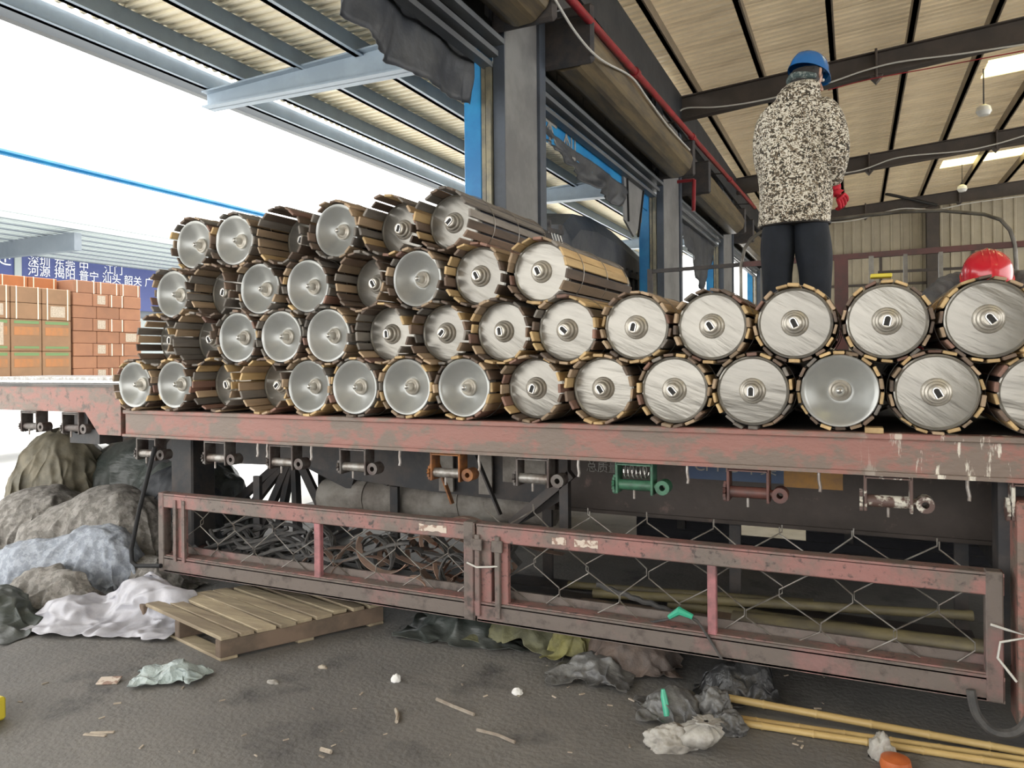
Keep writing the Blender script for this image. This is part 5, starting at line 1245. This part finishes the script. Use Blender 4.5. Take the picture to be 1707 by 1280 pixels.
# litter beside the bamboo
for nm, px, py, sz, sd, mm, lb_, an in (('plastic_bag', 1190, 1195, (.08, .07, .1), 63, 'bag_grey', 'grey plastic bag at the tip of the bamboo', 0.), ('plastic_bag', 1120, 1243, (.095, .06, .07), 64, 'bag_white', 'flat pale bag at the left of the litter', .4),
                                        ('plastic_bag', 1215, 1215, (.07, .06, .06), 66, 'bag_grey', 'small grey scrap of plastic beside the bamboo tips', -.3)):
    tag(heap(nm, gp(px, py), sz, sd, K[mm], amp=.24, fs=1.7, ang=an, sub=5, ridge=.8), lb_, 'bag')
c0 = gp(1163, 1247) + Vector((0, 0, .002)); vs = []; fs = []; n = 56; ks = ((.0, .001), (.03, .012), (.066, .03), (.082, .065), (.074, .1), (.05, .125), (.026, .138), (.015, .146), (.03, .16), (.05, .172), (.04, .176), (.01, .16))
for r_, z in ks:                                        # pleated bag, gathered at a tied neck that leans to the right
    for k in range(n):
        an = 2 * math.pi * k / n; pl_ = 1 + (.16 if z > .09 else .05) * math.sin(an * 9 + 2 * math.sin(an * 2)) + .22 * mnoise.noise((math.cos(an) * 1.5, math.sin(an) * 1.5, z * 14))
        t_ = max(0, z - .05) * 2.2
        vs.append(c0 + Vector((r_ * pl_ * math.cos(an) * 1.05 + .3 * t_ * .5, r_ * pl_ * math.sin(an) * .9, z * (.82 - .5 * t_))))
for i in range(len(ks) - 1):
    for k in range(n): k2 = (k + 1) % n; fs.append((i * n + k, i * n + k2, (i + 1) * n + k2, (i + 1) * n + k))
b = MB(); b.add(vs, fs); tag(recentre(b.build('plastic_bag', K['bag_white'], smooth='all')), 'pale crumpled bag tied at the neck in front', 'bag')
a = gp(1113, 1205); b = MB(); b.tube([a + Vector((0, 0, .03)), a + Vector((-.02, .02, .1)), a + Vector((-.025, .025, .13))], [.016, .014, .008], 12); tag(recentre(b.build('plastic_bottle', K['bottle_green'], smooth=True)), 'small green bottle sticking out of the litter', 'bottle')
pole(gp(1192, 1178) + Vector((0, 0, .05)), gp(1760, 1272) + Vector((0, .0, .02)), .017, K['bamboo'], 'upper bamboo pole lying on the floor, green at its tip', 6, group=None)
pole(gp(1190, 1204) + Vector((0, 0, .016)), gp(1740, 1287) + Vector((0, -.01, .016)), .015, K['bamboo'], 'lower bamboo pole lying on the floor', 6)
pole(gp(1192, 1197) + Vector((0, 0, .015)), gp(1740, 1277) + Vector((0, .0, .014)), .0135, K['bamboo'], 'thin bamboo pole between the other two bamboo poles', 7)
tag(heap('paper_wad', gp(1470, 1262), (.045, .04, .075), 71, K['bag_white'], amp=.25, fs=2.6, sub=4, ang=.5), 'crumpled white wad lying on the bamboo poles', 'wad')
a = gp(1493, 1284); b = MB(); b.lathe([(0, .0), (.05, 0), (.055, .02), (.05, .045), (.02, .055), (0, .055)], 20, Matrix.Translation(a) @ Matrix.Rotation(math.pi / 2, 4, 'X')); tag(recentre(b.build('plastic_tub', K['orange_plastic'], smooth=True)), 'round orange plastic tub at the bottom edge', 'tub')
tag(heap('foam_lump', gp(862, 1156), (.024, .02, .022), 72, K['styro'], amp=.3, sub=3), 'white foam lump in the middle of the floor', 'foam')
tag(heap('foam_lump', gp(660, 1135), (.022, .02, .028), 73, K['styro'], amp=.3, sub=3), 'off-white lump left of the centre of the floor', 'foam')
tag(heap('foam_lump', gp(455, 1138), (.03, .02, .012), 74, K['bag_white'], amp=.3, sub=3), 'grey scrap in front of the right pallet corner', 'scrap')
tag(heap('foam_lump', gp(538, 1113), (.025, .014, .012), 75, K['chip'], amp=.3, sub=3), 'brownish scrap near the right pallet corner', 'scrap')
for nm, pts, r_, lb_ in (('bamboo_sliver', ((728, 1168), (755, 1180), (790, 1194)), .008, 'curved bamboo sliver in the middle foreground'), ('bamboo_sliver', ((795, 1219), (830, 1228), (858, 1240)), .007, 'straight bamboo sliver right of the curved sliver'),
                         ('bamboo_sliver', ((660, 1185), (663, 1196), (661, 1206)), .008, 'short reddish sliver left of the curved sliver'), ('bamboo_sliver', ((535, 1252), (545, 1255), (552, 1257)), .009, 'short pale sliver near the bottom edge')):
    b = MB(); b.tube([gp(*q) + Vector((0, 0, r_)) for q in pts], r_, 6); tag(recentre(b.build(nm, K['chip'], smooth=True)), lb_, 'sliver')
for i in range(46):
    px, py = R.uniform(30, 1500), R.uniform(1100, 1275)
    if 180 < px < 640 and py < 1125: continue
    p_ = gp(px, py); b = MB(); s_ = R.uniform(.006, .018); M2 = Matrix.Translation(p_ + Vector((0, 0, .0))) @ Matrix.Rotation(R.uniform(0, 3), 4, 'Z')
    b.box((-s_, -s_ * .3, 0), (s_, s_ * .3, s_ * .35), M2, ch=.001); tag(recentre(b.build('wood_chip', K['chip'])), 'tiny wood chip strewn on the dark floor', 'chip', 'wood chips on the floor')
b = MB(); q_ = gp(12, 1198); b.box((q_.x - .3, q_.y - .25, 0), (q_.x, q_.y, .1), Matrix.Translation((0, 0, 0)), ch=.01); tag(recentre(b.build('yellow_crate', K['yellow'])), 'yellow box just entering the frame at the left edge', 'box')
qa, qb = gp(1195, 884), gp(1383, 894); b = MB(); b.box((qa.x, min(qa.y, qb.y) - .25, 0), (qb.x + .05, max(qa.y, qb.y) + .8, .02), ch=.003); tag(recentre(b.build('daylight_board', K['daylight_white'])), 'white board standing in for the daylight gap beyond the trailer', 'board')  # added so the gap between the far boards shows as daylight
